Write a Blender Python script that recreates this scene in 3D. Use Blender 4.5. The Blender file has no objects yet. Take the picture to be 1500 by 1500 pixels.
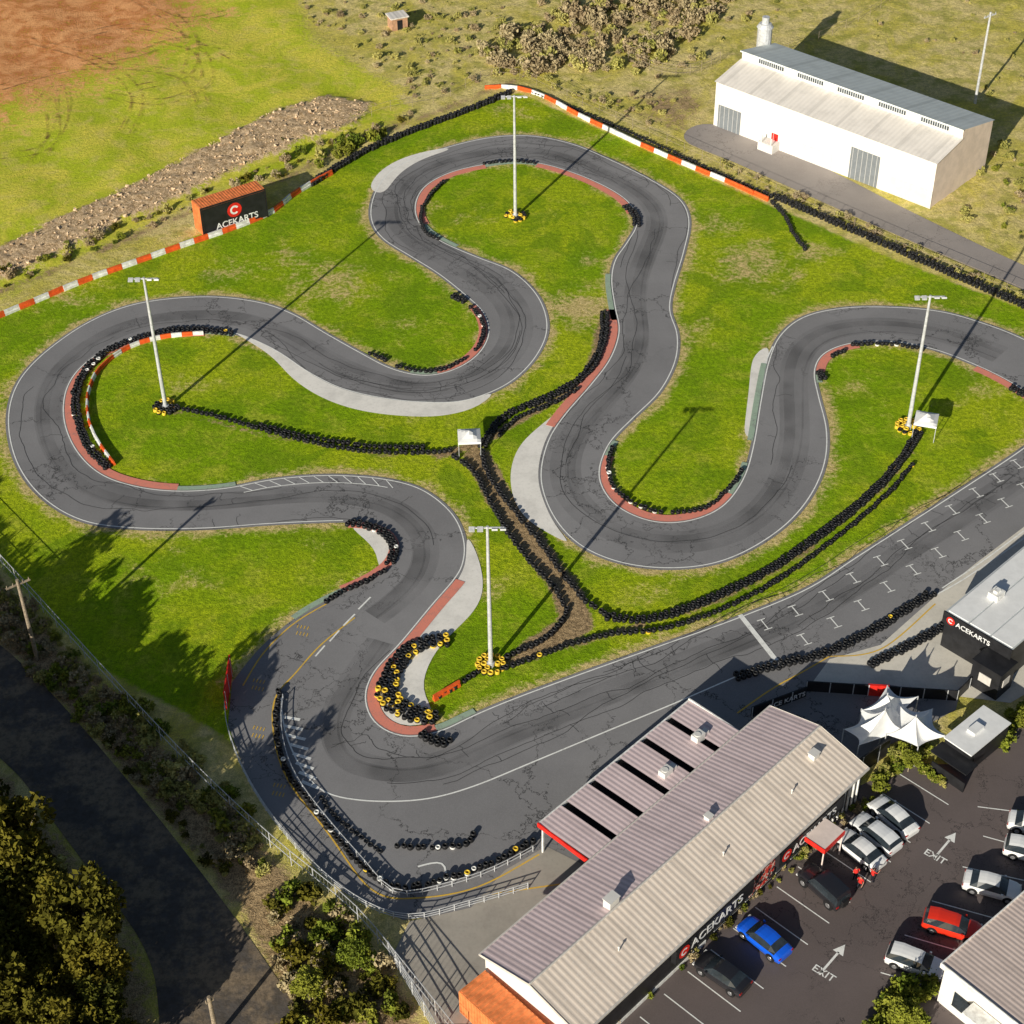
import bpy, math, random
import numpy as np
from mathutils import Vector, Matrix, kdtree
from mathutils.geometry import tessellate_polygon
random.seed(7); rng=np.random.default_rng(7)
sc=bpy.context.scene
# ------------------------------------------------------------------ camera
H=110.0; FP=2562.0; TH=math.radians(40.04); PH=0.0131
F=Vector((0,math.cos(TH),-math.sin(TH))); R0=Vector((1,0,0)); U0=Vector((0,math.sin(TH),math.cos(TH)))
R=R0*math.cos(PH)-U0*math.sin(PH); U=U0*math.cos(PH)+R0*math.sin(PH)
cam=bpy.data.cameras.new('camera'); co=bpy.data.objects.new('camera',cam); sc.collection.objects.link(co)
cam.sensor_width=36; cam.lens=FP/1500*36; cam.clip_end=8000; cam.clip_start=1
M=Matrix((( R.x,U.x,-F.x,0),(R.y,U.y,-F.y,0),(R.z,U.z,-F.z,H),(0,0,0,1)))
co.matrix_world=M; sc.camera=co
# image pixels by camera ray -> metres on a level plane of height z
def P(u,v,z=0.0):
    d=F*FP+R*(u-750)-U*(v-750); t=(z-H)/d.z
    return Vector((d.x*t,d.y*t,z))
def PL(l,z=0.0): return [P(a,b,z) for a,b in l]
# ------------------------------------------------------------------ light
EL=math.radians(20.3); AZ=math.radians(30.1)
w=bpy.data.worlds.new('World'); sc.world=w; w.use_nodes=True
nt=w.node_tree; sky=nt.nodes.new('ShaderNodeTexSky'); sky.sky_type='NISHITA'; sky.sun_disc=False
sky.sun_elevation=EL; sky.sun_rotation=AZ+math.pi
bg=nt.nodes['Background']; nt.links.new(sky.outputs[0],bg.inputs[0]); bg.inputs[1].default_value=0.053
sl=bpy.data.lights.new('sun','SUN'); sl.energy=5; sl.angle=math.radians(0.35); sl.color=(1,0.94,0.80)
so=bpy.data.objects.new('sun',sl); sc.collection.objects.link(so)
so.rotation_euler=Vector((math.sin(AZ)*math.cos(EL),math.cos(AZ)*math.cos(EL),-math.sin(EL))).to_track_quat('-Z','Y').to_euler()
sc.view_settings.view_transform='Standard'; sc.view_settings.look='None'; sc.view_settings.exposure=0
# ------------------------------------------------------------------ materials
class S:
    def __init__(s,name,rough=0.9,metal=0.0,spec=0.3):
        m=bpy.data.materials.new(name); m.use_nodes=True; s.m=m; s.nt=m.node_tree; s.nt.nodes.clear()
        s.out=s.nt.nodes.new('ShaderNodeOutputMaterial'); s.b=s.nt.nodes.new('ShaderNodeBsdfPrincipled')
        s.nt.links.new(s.b.outputs[0],s.out.inputs[0])
        s.b.inputs['Roughness'].default_value=rough; s.b.inputs['Metallic'].default_value=metal
        s.b.inputs['Specular IOR Level'].default_value=spec
        s.pos=s.nt.nodes.new('ShaderNodeNewGeometry').outputs['Position']
    def n(s,t,ins=None,**p):
        x=s.nt.nodes.new(t)
        for k,v in p.items(): setattr(x,k,v)
        for k,v in (ins or {}).items(): s.put(x.inputs[k],v)
        return x
    def put(s,sock,v):
        if isinstance(v,bpy.types.NodeSocket): s.nt.links.new(v,sock)
        elif isinstance(v,(tuple,list)) and len(v)==3 and sock.type=='RGBA': sock.default_value=(*v,1)
        else: sock.default_value=v
    def noise(s,sc_,d=3,r=0.55,vec=None,dist=0.0):
        return s.n('ShaderNodeTexNoise',{'Vector':vec or s.pos,'Scale':sc_,'Detail':d,'Roughness':r,'Distortion':dist}).outputs['Fac']
    def mix(s,f,a,b,mode='MIX'):
        return s.n('ShaderNodeMixRGB',{'Fac':f,'Color1':a,'Color2':b},blend_type=mode).outputs[0]
    def ma(s,op,a,b=0.0,c=0.0):
        return s.n('ShaderNodeMath',{0:a,1:b,2:c},operation=op).outputs[0]
    def ss(s,x,a,b,lo=0.0,hi=1.0):
        return s.n('ShaderNodeMapRange',{'Value':x,'From Min':a,'From Max':b,'To Min':lo,'To Max':hi},interpolation_type='SMOOTHSTEP').outputs[0]
    def col(s,c): s.put(s.b.inputs['Base Color'],c)
    def bump(s,h,st=0.5,d=0.1):
        s.put(s.b.inputs['Normal'],s.n('ShaderNodeBump',{'Height':h,'Strength':st,'Distance':d}).outputs[0])
def basic(name,c,rough=0.7,metal=0.0,var=0.25,scale=2.0,spec=0.3):
    s=S(name,rough,metal,spec); k=s.noise(scale,3,0.65)
    dark=tuple(x*(1-var) for x in c); pale=tuple(min(1,x*(1+var*0.6)) for x in c)  # darker and paler tone, blended by random noise
    s.col(s.mix(s.ss(k,0.3,0.7),dark,pale)); return s.m

def asphalt(name,c,crack=1.0,crackscale=0.13):
    s=S(name,0.85,0,0.25)
    big=s.noise(0.06,3,0.6); med=s.noise(0.5,4,0.7); fine=s.noise(12,1,0.7)
    c0=s.mix(s.ss(big,0.3,0.7),tuple(x*0.86 for x in c),tuple(x*1.10 for x in c))
    c0=s.mix(s.ss(med,0.35,0.75,0,0.2),c0,tuple(x*0.6 for x in c))
    c0=s.mix(s.ss(fine,0.3,0.8,0,0.30),c0,tuple(min(1,x*1.4) for x in c))
    nz=s.n('ShaderNodeTexNoise',{'Vector':s.pos,'Scale':0.5,'Detail':5,'Roughness':0.68}).outputs['Color']
    off=s.n('ShaderNodeVectorMath',{0:nz,1:(0.5,0.5,0.5)},operation='SUBTRACT').outputs[0]
    off=s.n('ShaderNodeVectorMath',{0:off,'Scale':5.0},operation='SCALE').outputs[0]
    v=s.n('ShaderNodeVectorMath',{0:s.pos,1:off},operation='ADD').outputs[0]
    cr=None
    for sc_,lo,ms in ((crackscale,0.010,0.05),(crackscale*2.2,0.013,0.09)):
        d=s.n('ShaderNodeTexVoronoi',{'Vector':v,'Scale':sc_},feature='DISTANCE_TO_EDGE').outputs['Distance']
        l=s.ss(d,lo*0.35,lo,1,0)
        mk=s.ss(s.noise(ms,2,0.5),0.43 if cr is None else 0.53,0.51 if cr is None else 0.60)
        l=s.ma('MULTIPLY',l,mk)
        cr=l if cr is None else s.ma('MAXIMUM',cr,l)
    cr=s.ma('MULTIPLY',cr,0.78*crack)
    s.col(s.mix(cr,c0,(0.02,0.02,0.021))); s.bump(fine,0.25,0.02)
    return s.m
M_ASPH=asphalt('track_asphalt',(0.262,0.256,0.264))
M_CARPK=asphalt('carpark_asphalt',(0.150,0.122,0.118),1.0,0.22)
M_SVC=asphalt('old_asphalt',(0.36,0.32,0.30),0.8,0.25)
M_CRK=basic('crack_filler',(0.04,0.04,0.041),0.6)
def concrete(name,c):
    s=S(name,0.9); a=s.noise(0.35,5,0.7); b=s.noise(3,4,0.7)
    k=s.mix(s.ss(a,0.40,0.75),c,tuple(x*0.80 for x in c)); s.col(s.mix(s.ss(b,0.45,0.8,0,0.35),k,tuple(x*0.6 for x in c))); return s.m
M_CONC=concrete('concrete_apron',(0.96,0.92,0.86)); M_CONC2=concrete('concrete_yard',(0.44,0.40,0.35)); M_CONC3=concrete('pit_concrete',(0.80,0.75,0.66))
s=S('dirt_road',0.95); a=s.noise(0.25,5,0.7); b=s.noise(1.6,4,0.75)
s.col(s.mix(s.ss(b,0.4,0.65,0,.6),s.mix(s.ss(a,0.42,0.6),(0.12,0.105,0.095),(0.30,0.225,0.15)),(0.08,0.065,0.05))); s.bump(b,.6,.08); M_ROAD=s.m
def paint(name,c,wear=0.5):
    s=S(name,0.7); a=s.noise(1.3,5,0.75); b=s.noise(9,2,0.7)
    k=s.ma('ADD',s.ma('MULTIPLY',a,0.6),s.ma('MULTIPLY',b,0.4))
    s.col(s.mix(s.ss(k,0.48,0.66,0,wear),c,(0.24,0.235,0.23))); return s.m
M_WHITE=paint('white_paint',(0.95,0.95,0.92),0.4); M_RED=paint('kerb_red',(0.85,0.29,0.21),0.45)
M_GREEN=paint('kerb_green',(0.38,0.50,0.38),0.85); M_YEL=paint('yellow_paint',(0.82,0.52,0.07),0.5)
M_RUB=basic('tyre_rubber',(0.018,0.018,0.020),0.5,0,0.4,8,0.4); M_TY=basic('tyre_yellow',(0.9,0.58,0.05),0.6,0,0.35,3)
M_TW=basic('tyre_white',(0.85,0.85,0.82),0.6); M_BR=basic('barrier_red',(0.88,0.14,0.03),0.5,0,0.25,1.5); M_BW=basic('barrier_white',(0.9,0.88,0.85),0.5)
M_STEEL=basic('galvanised_steel',(0.68,0.69,0.71),0.45,0.2,0.2,3); M_WOOD=basic('weathered_wood',(0.36,0.29,0.21),0.85,0,0.4,5)
M_BLK=basic('black_cladding',(0.022,0.022,0.025),0.45,0,0.3,1); M_WALLW=basic('white_wall',(0.88,0.85,0.80),0.8,0,0.07,0.7)
M_PINK=basic('pale_wall',(0.86,0.72,0.66),0.8,0,0.10,0.7); M_GLASS=basic('window_glass',(0.03,0.04,0.05),0.1,0,0.3,1,0.8)
M_ORANGE=basic('orange_paint',(0.85,0.27,0.09),0.6,0,0.25,1.5); M_FAB=basic('white_fabric',(0.9,0.9,0.9),0.7,0,0.06,1)
M_DOOR=basic('roller_door',(0.56,0.59,0.61),0.6,0,0.10,2); M_SIGNR=basic('sign_red',(0.8,0.03,0.02),0.5); M_SIGNW=basic('sign_white',(0.93,0.93,0.93),0.5)
M_DIRTW=basic('stained_trim',(0.66,0.62,0.58),0.7,0,0.12,1.5); M_PANEL=basic('panel_cladding',(0.76,0.74,0.71),0.7,0,0.05,1)
def corr(name,c,period=0.45,rough=0.5,axis=0,amp=0.25,metal=0.0):
    s=S(name,rough,metal,0.4); oc=s.n('ShaderNodeTexCoord').outputs['Object']
    x=s.n('ShaderNodeSeparateXYZ',{0:oc}).outputs[axis]
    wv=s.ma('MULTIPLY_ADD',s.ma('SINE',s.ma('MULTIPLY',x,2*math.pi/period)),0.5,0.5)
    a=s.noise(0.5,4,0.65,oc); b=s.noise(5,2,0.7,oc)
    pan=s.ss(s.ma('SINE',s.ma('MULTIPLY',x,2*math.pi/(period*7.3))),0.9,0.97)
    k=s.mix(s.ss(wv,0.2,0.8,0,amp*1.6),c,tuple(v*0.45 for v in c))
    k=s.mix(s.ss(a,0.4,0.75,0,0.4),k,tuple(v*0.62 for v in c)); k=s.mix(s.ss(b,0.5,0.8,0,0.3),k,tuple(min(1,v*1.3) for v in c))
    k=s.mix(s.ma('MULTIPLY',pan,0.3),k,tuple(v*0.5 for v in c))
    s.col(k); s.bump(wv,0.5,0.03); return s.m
M_ROOFA=corr('roof_sheeting_mauve',(0.84,0.67,0.68)); M_ROOFB=corr('roof_sheeting_glare',(0.98,0.84,0.72),0.5)  # second sheeting: sun glare on the carpark slope painted into its pale warm colour
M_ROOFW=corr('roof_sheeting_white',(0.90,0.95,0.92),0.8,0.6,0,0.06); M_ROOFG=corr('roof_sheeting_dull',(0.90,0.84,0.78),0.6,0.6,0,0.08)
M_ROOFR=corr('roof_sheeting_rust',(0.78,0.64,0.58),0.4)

# ------------------------------------------------------------------ mesh tools
def link(o,parent=None):
    sc.collection.objects.link(o)
    if parent: o.parent=parent
    return o
def empty(name,mat=None):
    e=bpy.data.objects.new(name,None); link(e); e.empty_display_size=0.5
    if mat is not None: e.matrix_world=mat
    return e
class MB:
    def __init__(s): s.v=[]; s.f=[]; s.m=[]
    def poly(s,pts,m=0):
        i=len(s.v); s.v+= [tuple(p) for p in pts]; s.f.append(tuple(range(i,i+len(pts)))); s.m.append(m)
    def box(s,x0,y0,z0,x1,y1,z1,m=0,T=None):
        c=[Vector(p) for p in ((x0,y0,z0),(x1,y0,z0),(x1,y1,z0),(x0,y1,z0),(x0,y0,z1),(x1,y0,z1),(x1,y1,z1),(x0,y1,z1))]
        if T is not None: c=[T@p for p in c]
        i=len(s.v); s.v+=[tuple(p) for p in c]
        for q in ((0,3,2,1),(4,5,6,7),(0,1,5,4),(1,2,6,5),(2,3,7,6),(3,0,4,7)): s.f.append(tuple(i+k for k in q)); s.m.append(m)
    def cyl(s,a,b,r0,r1,n=8,m=0,cap=True):
        a=Vector(a); b=Vector(b); d=(b-a).normalized(); x=d.orthogonal().normalized(); y=d.cross(x); i=len(s.v)
        for c,r in ((a,r0),(b,r1)):
            for k in range(n):
                t=2*math.pi*k/n; s.v.append(tuple(c+x*(r*math.cos(t))+y*(r*math.sin(t))))
        for k in range(n): s.f.append((i+k,i+(k+1)%n,i+n+(k+1)%n,i+n+k)); s.m.append(m)
        if cap: s.f.append(tuple(i+n+k for k in range(n))); s.m.append(m); s.f.append(tuple(i+n-1-k for k in range(n))); s.m.append(m)
    def obj(s,name,mats,parent=None,smooth=False):
        me=bpy.data.meshes.new(name); me.from_pydata(s.v,[],s.f)
        for k in mats: me.materials.append(k)
        me.polygons.foreach_set('material_index',s.m)
        if smooth: me.polygons.foreach_set('use_smooth',[True]*len(me.polygons))
        me.update(); return link(bpy.data.objects.new(name,me),parent)
def np_mesh(name,V,Q,mi,mats):
    me=bpy.data.meshes.new(name); n=len(Q); k=Q.shape[1]
    me.vertices.add(len(V)); me.vertices.foreach_set('co',np.asarray(V,dtype=np.float32).ravel())
    me.loops.add(n*k); me.loops.foreach_set('vertex_index',Q.astype(np.int32).ravel())
    me.polygons.add(n); me.polygons.foreach_set('loop_start',np.arange(0,n*k,k,dtype=np.int32))
    me.update(calc_edges=True)
    if mi is not None: me.polygons.foreach_set('material_index',mi.astype(np.int32))
    for m in mats: me.materials.append(m)
    me.validate(); return me
def spline(pts,closed=False,step=0.5):
    n=len(pts); out=[]
    rngi=range(n if closed else n-1)
    for i in rngi:
        if closed: p0,p1,p2,p3=pts[i-1],pts[i],pts[(i+1)%n],pts[(i+2)%n]
        else: p0,p1,p2,p3=pts[max(i-1,0)],pts[i],pts[i+1],pts[min(i+2,n-1)]
        k=max(1,int((p2-p1).length/step))
        for j in range(k):
            t=j/k; out.append(0.5*((2*p1)+(p2-p0)*t+(2*p0-5*p1+4*p2-p3)*t*t+(3*p1-p0-3*p2+p3)*t**3))
    if not closed: out.append(pts[-1].copy())
    for _ in range(3):
        o2=[p.copy() for p in out]
        for i in range(len(out)):
            if not closed and i in (0,len(out)-1): continue
            o2[i]=out[i]*0.5+(out[i-1]+out[(i+1)%len(out)])*0.25
        out=o2
    return out
def resample(path,step):
    out=[path[0].copy()]; acc=0.0
    for a,b in zip(path,path[1:]):
        L=(b-a).length
        while L>0 and acc+L>=step:
            t=(step-acc)/L; a=a.lerp(b,t); out.append(a.copy()); L=(b-a).length; acc=0
        acc+=L
    return out
def normals(path,closed=False):
    n=len(path); r=[]
    for i in range(n):
        a=path[i-1] if (i>0 or closed) else path[0]; b=path[(i+1)%n] if (i<n-1 or closed) else path[-1]
        d=(b-a); d.z=0
        if d.length<1e-6: d=Vector((1,0,0))
        d.normalize(); r.append(Vector((-d.y,d.x,0)))
    return r
def strip(mb,path,o0,o1,z,m=0,closed=False):
    nn=normals(path,closed); i=len(mb.v)
    for p,q in zip(path,nn):
        for o in (o0,o1): a=p+q*o; mb.v.append((a.x,a.y,z))
    n=len(path)
    for k in range(n if closed else n-1):
        a=i+2*k; b=i+2*((k+1)%n); mb.f.append((a,b,b+1,a+1)); mb.m.append(m)
def sheet(name,loops,z,mat):
    allp=[p for l in loops for p in l]
    tr=tessellate_polygon([[Vector((p.x,p.y,0)) for p in l] for l in loops])
    me=bpy.data.meshes.new(name); f=[]
    for t in tr:
        a,b,c=[allp[i] for i in t]
        f.append(t if (b-a).cross(c-a).z>0 else (t[0],t[2],t[1]))
    me.from_pydata([(p.x,p.y,z) for p in allp],[],f); me.materials.append(mat)
    return link(bpy.data.objects.new(name,me))
def area(p): return sum(p[i-1].x*p[i].y-p[i].x*p[i-1].y for i in range(len(p)))/2

# ------------------------------------------------------------------ circuit outline
EO=[(340,1000),(380,950),(430,907),(480,877),(540,850),(574,825),(583,798),(570,778),(540,768),(500,766),(400,770),(300,777),(200,777),(120,766),(60,732),(22,682),(8,622),(18,570),(50,527),(110,481),(170,452),(230,438),(310,433),(380,441),(430,458),(480,487),(530,515),(575,538),(620,548),(660,541),(695,520),(712,490),(705,460),(680,435),(640,403),(600,378),(557,350),(540,320),(545,285),(565,255),(600,233),(660,213),(720,200),(780,198),(840,210),(900,235),(960,265),(1000,293),(1013,325),(1005,370),(990,420),(985,455),(996,490),(993,530),(970,575),(930,615),(897,650),(882,690),(890,720),(915,745),(960,762),(1010,760),(1055,740),(1085,700),(1100,650),(1110,590),(1122,530),(1140,490),(1175,463),(1230,450),(1300,448),(1380,455),(1450,475),(1500,495),(1570,530),(1630,580),(1650,650)]
EI=[(1080,902),(960,945),(850,984),(750,1021),(690,1046),(640,1069),(590,1075),(552,1055),(540,1020),(553,985),(590,945),(638,887),(670,850),(683,825),(684,790),(665,750),(620,715),(560,699),(480,694),(400,700),(330,713),(260,717),(200,710),(150,692),(115,657),(98,612),(103,567),(130,532),(180,503),(240,490),(300,487),(345,491),(400,515),(450,548),(500,572),(560,586),(620,592),(680,590),(740,568),(780,535),(803,495),(803,460),(785,425),(750,395),(700,375),(650,353),(620,330),(612,302),(625,275),(660,255),(710,243),(760,238),(810,246),(870,268),(915,295),(930,325),(915,355),(898,380),(892,410),(897,450),(903,485),(890,525),(860,565),(825,605),(800,643),(788,690),(794,730),(815,770),(850,803),(900,825),(960,835),(1030,832),(1090,813),(1150,775),(1190,730),(1212,680),(1215,630),(1203,580),(1197,545),(1210,520),(1250,505),(1310,503),(1370,515),(1430,538),(1480,563),(1520,592),(1530,620),(1500,652),(1410,712),(1320,770),(1250,815),(1180,860)]
eo=spline(PL(EO)); ei=spline(PL(EI),True)
rest=PL([(1640,720),(1560,790),(1500,850),(1420,960),(1400,1040),(1250,1120),(1000,1290),(860,1285),(780,1312),(680,1338),(590,1348),(500,1305),(418,1222),(363,1142),(334,1062)])
outer=eo+rest
sheet('racetrack',[outer,ei],0.03,M_ASPH)
sI=1 if area(ei)>0 else -1   # + = grass side
sO=-1 if area(outer)>0 else 1
def sub(path,a,b,closed):
    A,B=P(*a),P(*b); n=len(path)
    i=min(range(n),key=lambda k:(path[k]-A).length); j=min(range(n),key=lambda k:(path[k]-B).length)
    if closed and j<i: return path[i:]+path[:j+1]
    if j<i: i,j=j,i
    return path[i:j+1]
mb=MB()
strip(mb,ei,-sI*0.38,-sI*0.26,0.05,0,True)
strip(mb,sub(eo,(500,766),(1630,580),False),-sO*0.38,-sO*0.26,0.05)
for l in ([(1500,778),(1440,822),(1380,862)],[(1560,745),(1490,796),(1410,850),(1370,872)],
          [(1140,966),(1075,993),(985,1032),(900,1067),(780,1117),(700,1150),(640,1168),(590,1174),(530,1173),(480,1163),(450,1138),(428,1100),(415,1060),(412,1020)]):
    strip(mb,spline(PL(l)),-0.07,0.07,0.05)
# start line
strip(mb,PL([(1084,901),(1137,968)]),-0.24,0.24,0.055)
# grid boxes
for l in ([(1120,915),(1165,895),(1210,873),(1250,847),(1290,822),(1325,798),(1360,772),(1395,747),(1430,722),(1460,700),(1490,680),(1520,660)],
          [(1178,937),(1222,912),(1262,887),(1300,860),(1338,835),(1375,810),(1408,785),(1440,760),(1472,737),(1500,715),(1530,694)]):
    for i,(a,b) in enumerate(l):
        c=P(a,b); d=(P(1084,901)-P(1137,968)).normalized(); t=Vector((d.y,-d.x,0))
        strip(mb,[c-d*0.62,c+d*0.62],-0.06,0.06,0.05)
        for e in (-0.66,0.66): strip(mb,[c+d*e-t*0.42,c+d*e+t*0.42],-0.05,0.05,0.052)
# hatched run-off
hp=sub(ei,(575,700),(350,710),True)
hh=resample(hp,1.5); hn=normals(hh)
strip(mb,hp,-sI*1.5,-sI*1.4,0.05)
for p,q in zip(hh,hn):
    t=Vector((q.y,-q.x,0)); a=p-q*sI*0.4+t*0.5; b=p-q*sI*1.4-t*0.5; strip(mb,[a,b],-0.05,0.05,0.052)
for a in ([(543,875),(525,893)],[(520,900),(503,917)],[(497,924),(483,940)],[(476,946),(462,962)],[(612,1270),(650,1262),(653,1285)],[(1132,508),(1122,530),(1117,560)]):
    strip(mb,spline(PL(a)),-0.08,0.08,0.05)
for k in range(8):
    t=k/7; c=P(412+30*t,1050+95*t); d=Vector((1,-0.25-0.3*t,0)).normalized(); strip(mb,[c,c+d*1.7],-0.16,0.16,0.052)
mb.obj('road_marking',[M_WHITE])
mb=MB()
for l in ([(480,884),(430,914),(385,958),(356,1005)],[(520,905),(470,945),(430,990),(404,1020),(400,1070),(420,1140),(480,1220),(545,1305),(610,1316),(700,1300),(790,1252)],
          [(1080,1045),(1130,1010),(1175,985),(1215,962)],[(720,1310),(860,1290)],[(1215,962),(1290,952),(1370,885)]):
    strip(mb,spline(PL(l)),-0.07,0.07,0.048)
for a,b in ((375,1015),(375,1085),(405,1170),(440,935)):
    for k in range(4):
        c=P(a-6+k*5,b-5+k*1); strip(mb,[c,c+Vector((0.1,0.45,0))],-0.04,0.04,0.05); strip(mb,[c+Vector((0,0.9,0)),c+Vector((0.1,1.3,0))],-0.04,0.04,0.05)
mb.obj('yellow_road_marking',[M_YEL])
# kerbs
def kerb(path,s,col,o0=-0.15,o1=0.8):
    m=MB(); strip(m,path,s*o0,s*o1,0.075); strip(m,path,s*o0,s*(o0-0.02),0.04)
    k=m.obj('kerb',[col]); return k
for a,b,c in (((300,487),(345,491),M_GREEN),((640,1069),(670,850),M_RED),((700,1042),(640,1069),M_GREEN),((260,717),(300,487),M_RED),((345,711),(260,717),M_GREEN),
              ((668,360),(620,330),M_GREEN),((620,330),(710,243),M_RED),((710,243),(790,240),M_GREEN),((790,240),(928,312),M_RED),
              ((892,400),(903,470),M_GREEN),((900,455),(812,625),M_RED),((1203,560),(1197,545),M_GREEN),((1197,545),(1255,504),M_RED),((1430,538),(1525,596),M_RED)):
    kerb(sub(ei,a,b,True),sI,c,-0.15,0.45 if c is M_GREEN else 0.8)
for a,b,c in (((430,907),(500,868),M_GREEN),((500,868),(510,766),M_RED),((600,546),(640,548),M_GREEN),((640,548),(695,448),M_RED),((900,645),(885,668),M_GREEN),((885,668),(1070,725),M_RED),((1070,725),(1093,680),M_GREEN),((1120,535),(1100,645),M_GREEN)):
    kerb(sub(eo,a,b,False),sO,c,-0.15,0.45 if c is M_GREEN else 0.8)
# aprons
for poly in ([(541,278),(556,252),(595,230),(655,216),(664,218),(620,233),(585,255),(560,285)],
             [(345,488),(400,510),(450,545),(500,570),(560,584),(620,590),(680,588),(725,574),(700,596),(645,610),(580,609),(520,600),(470,582),(430,556),(395,520)],
             [(825,600),(790,625),(760,655),(748,690),(752,730),(772,762),(805,782),(835,797),(812,768),(793,725),(788,690),(800,642)],
             [(684,785),(700,815),(708,860),(695,895),(655,935),(632,965),(618,1010),(638,1052),(600,1066),(562,1050),(555,1015),(575,975),(610,925),(660,865),(682,828)],
             [(1104,522),(1126,508),(1121,545),(1108,600),(1099,645),(1090,640),(1096,580)],
             [(508,768),(540,772),(570,790),(575,820),(555,838),(553,812),(535,790)]):
    sheet('concrete_apron',[spline(PL(poly),True,0.8)],0.042,M_CONC)
sheet('pit_pavement',[PL([(1372,872),(1430,825),(1500,772),(1650,700),(1700,900),(1480,1030),(1400,1020),(1300,1003),(1190,1000),(1215,966),(1290,945)])],0.040,M_CONC3)
sheet('concrete_yard',[PL([(690,1330),(740,1275),(800,1240),(900,1290),(760,1440),(700,1500),(640,1500),(575,1400),(600,1350)])],0.044,M_CONC2)
sheet('carpark',[PL([(1262,1150),(1330,1118),(1400,1120),(1500,1060),(1750,900),(1800,1200),(1700,1700),(700,1700),(640,1500),(700,1500),(800,1440),(1000,1290)])],0.020,M_CARPK)
sheet('service_road',[spline(PL([(1000,205),(1022,182),(1080,190),(1200,242),(1330,308),(1480,380),(1700,480),(1700,510),(1465,410),(1330,352),(1180,285),(1080,240)]),True,1)],0.03,M_SVC)
sheet('dirt_road',[spline(PL([(-200,790),(0,945),(60,1000),(120,1065),(180,1135),(240,1208),(325,1318),(380,1395),(430,1470),(520,1600),(270,1600),(225,1420),(185,1345),(135,1280),(60,1180),(0,1110),(-200,960)]),True,1)],0.03,M_ROAD)

# rubber marks along the racing line and long wandering cracks
s=S('rubber_marks',0.7); s.col((0.06,0.06,0.063)); tr=s.n('ShaderNodeBsdfTransparent'); mx=s.n('ShaderNodeMixShader',{0:s.ss(s.noise(0.2,2,0.6),0.35,0.75,0.05,0.18),1:tr.outputs[0],2:s.b.outputs[0]})
s.nt.links.new(mx.outputs[0],s.out.inputs[0]); M_RM=s.m
kd=kdtree.KDTree(len(ei)); [kd.insert(p,i) for i,p in enumerate(ei)]; kd.balance()
mid=[]
for p in sub(eo,(480,877),(1500,495),False):
    q,_,d=kd.find(p); mid.append((p+q)/2)
for _ in range(60): mid=[mid[0]]+[mid[i]*0.5+(mid[i-1]+mid[i+1])*0.25 for i in range(1,len(mid)-1)]+[mid[-1]]
st=spline(PL([(560,940),(490,1040),(500,1110),(570,1135),(650,1125),(760,1075),(900,1015),(1060,945),(1200,880),(1330,795),(1500,690)]))
mb=MB(); mc=MB()
for pth in (mid,st):
    for k in range(3):
        ph=random.uniform(0,6.28); am=random.uniform(0.3,1.0); wv=random.uniform(0.05,0.12); base=random.uniform(-1.0,1.0); L=len(pth)
        nn=normals(pth); pp=[p+q*(base+am*math.sin(ph+i*wv*0.3)) for i,(p,q) in enumerate(zip(pth,nn))]
        strip(mb,pp,(-1.3,-.8,-.1)[k],(1.3,.8,.1)[k],0.034+k*0.0006)
    L=len(pth); nn=normals(pth)
    for k in range(20 if pth is mid else 9):
        a=random.randint(0,L-60); n_=random.randint(30,150); o=random.choice((-1,1))*random.uniform(0.4,2.9); pp=[]; vel=0
        for i in range(a,min(L,a+n_)):
            vel=vel*0.7+random.gauss(0,0.055); o=max(-3.2,min(3.2,o+vel)); pp.append(pth[i]+nn[i]*o)
            if random.random()<0.05:
                d=nn[i]*random.choice((-1,1)); q=pp[-1].copy(); br=[q.copy()]
                for j in range(random.randint(3,9)):
                    q=q+d*0.28+Vector((random.gauss(0,.14),random.gauss(0,.14),0)); 
                    br.append(q.copy())
                if max(abs((b-pth[i]).dot(nn[i])) for b in br)<3.3: strip(mc,br,-0.022,0.022,0.0385)
        if len(pp)>3: strip(mc,pp,-0.027,0.027,0.038)
mb.obj('tyre_marks',[M_RM]); mc.obj('asphalt_cracks',[M_CRK])

# ------------------------------------------------------------------ ground
def axis(lo,hi,step,far):
    c=list(np.arange(lo,hi+1e-6,step)); d=step; a=lo; pre=[]
    while a>-far: d*=1.5; a-=d; pre.append(a)
    d=step; b=hi; post=[]
    while b<far: d*=1.5; b+=d; post.append(b)
    return np.array(pre[::-1]+c+post)
xs=axis(-100,110,0.6,3000); ys=axis(50,290,0.6,3000)
GX,GY=np.meshgrid(xs,ys); PX=GX.ravel(); PY=GY.ravel(); NV=len(PX)
def pmask(px,soft=1.0):
    poly=[(p.x,p.y) for p in PL(px)]; inside=np.zeros(NV,bool); dist=np.full(NV,1e9)
    n=len(poly)
    for i in range(n):
        x0,y0=poly[i-1]; x1,y1=poly[i]
        if abs(y1-y0)>1e-9:
            c=((y0>PY)!=(y1>PY))&(PX<(x1-x0)*(PY-y0)/(y1-y0)+x0); inside^=c
        dx,dy=x1-x0,y1-y0; t=np.clip(((PX-x0)*dx+(PY-y0)*dy)/(dx*dx+dy*dy+1e-9),0,1)
        dist=np.minimum(dist,np.hypot(PX-x0-t*dx,PY-y0-t*dy))
    sd=np.where(inside,dist,-dist); return np.clip(sd/soft*0.5+0.5,0,1)
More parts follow.
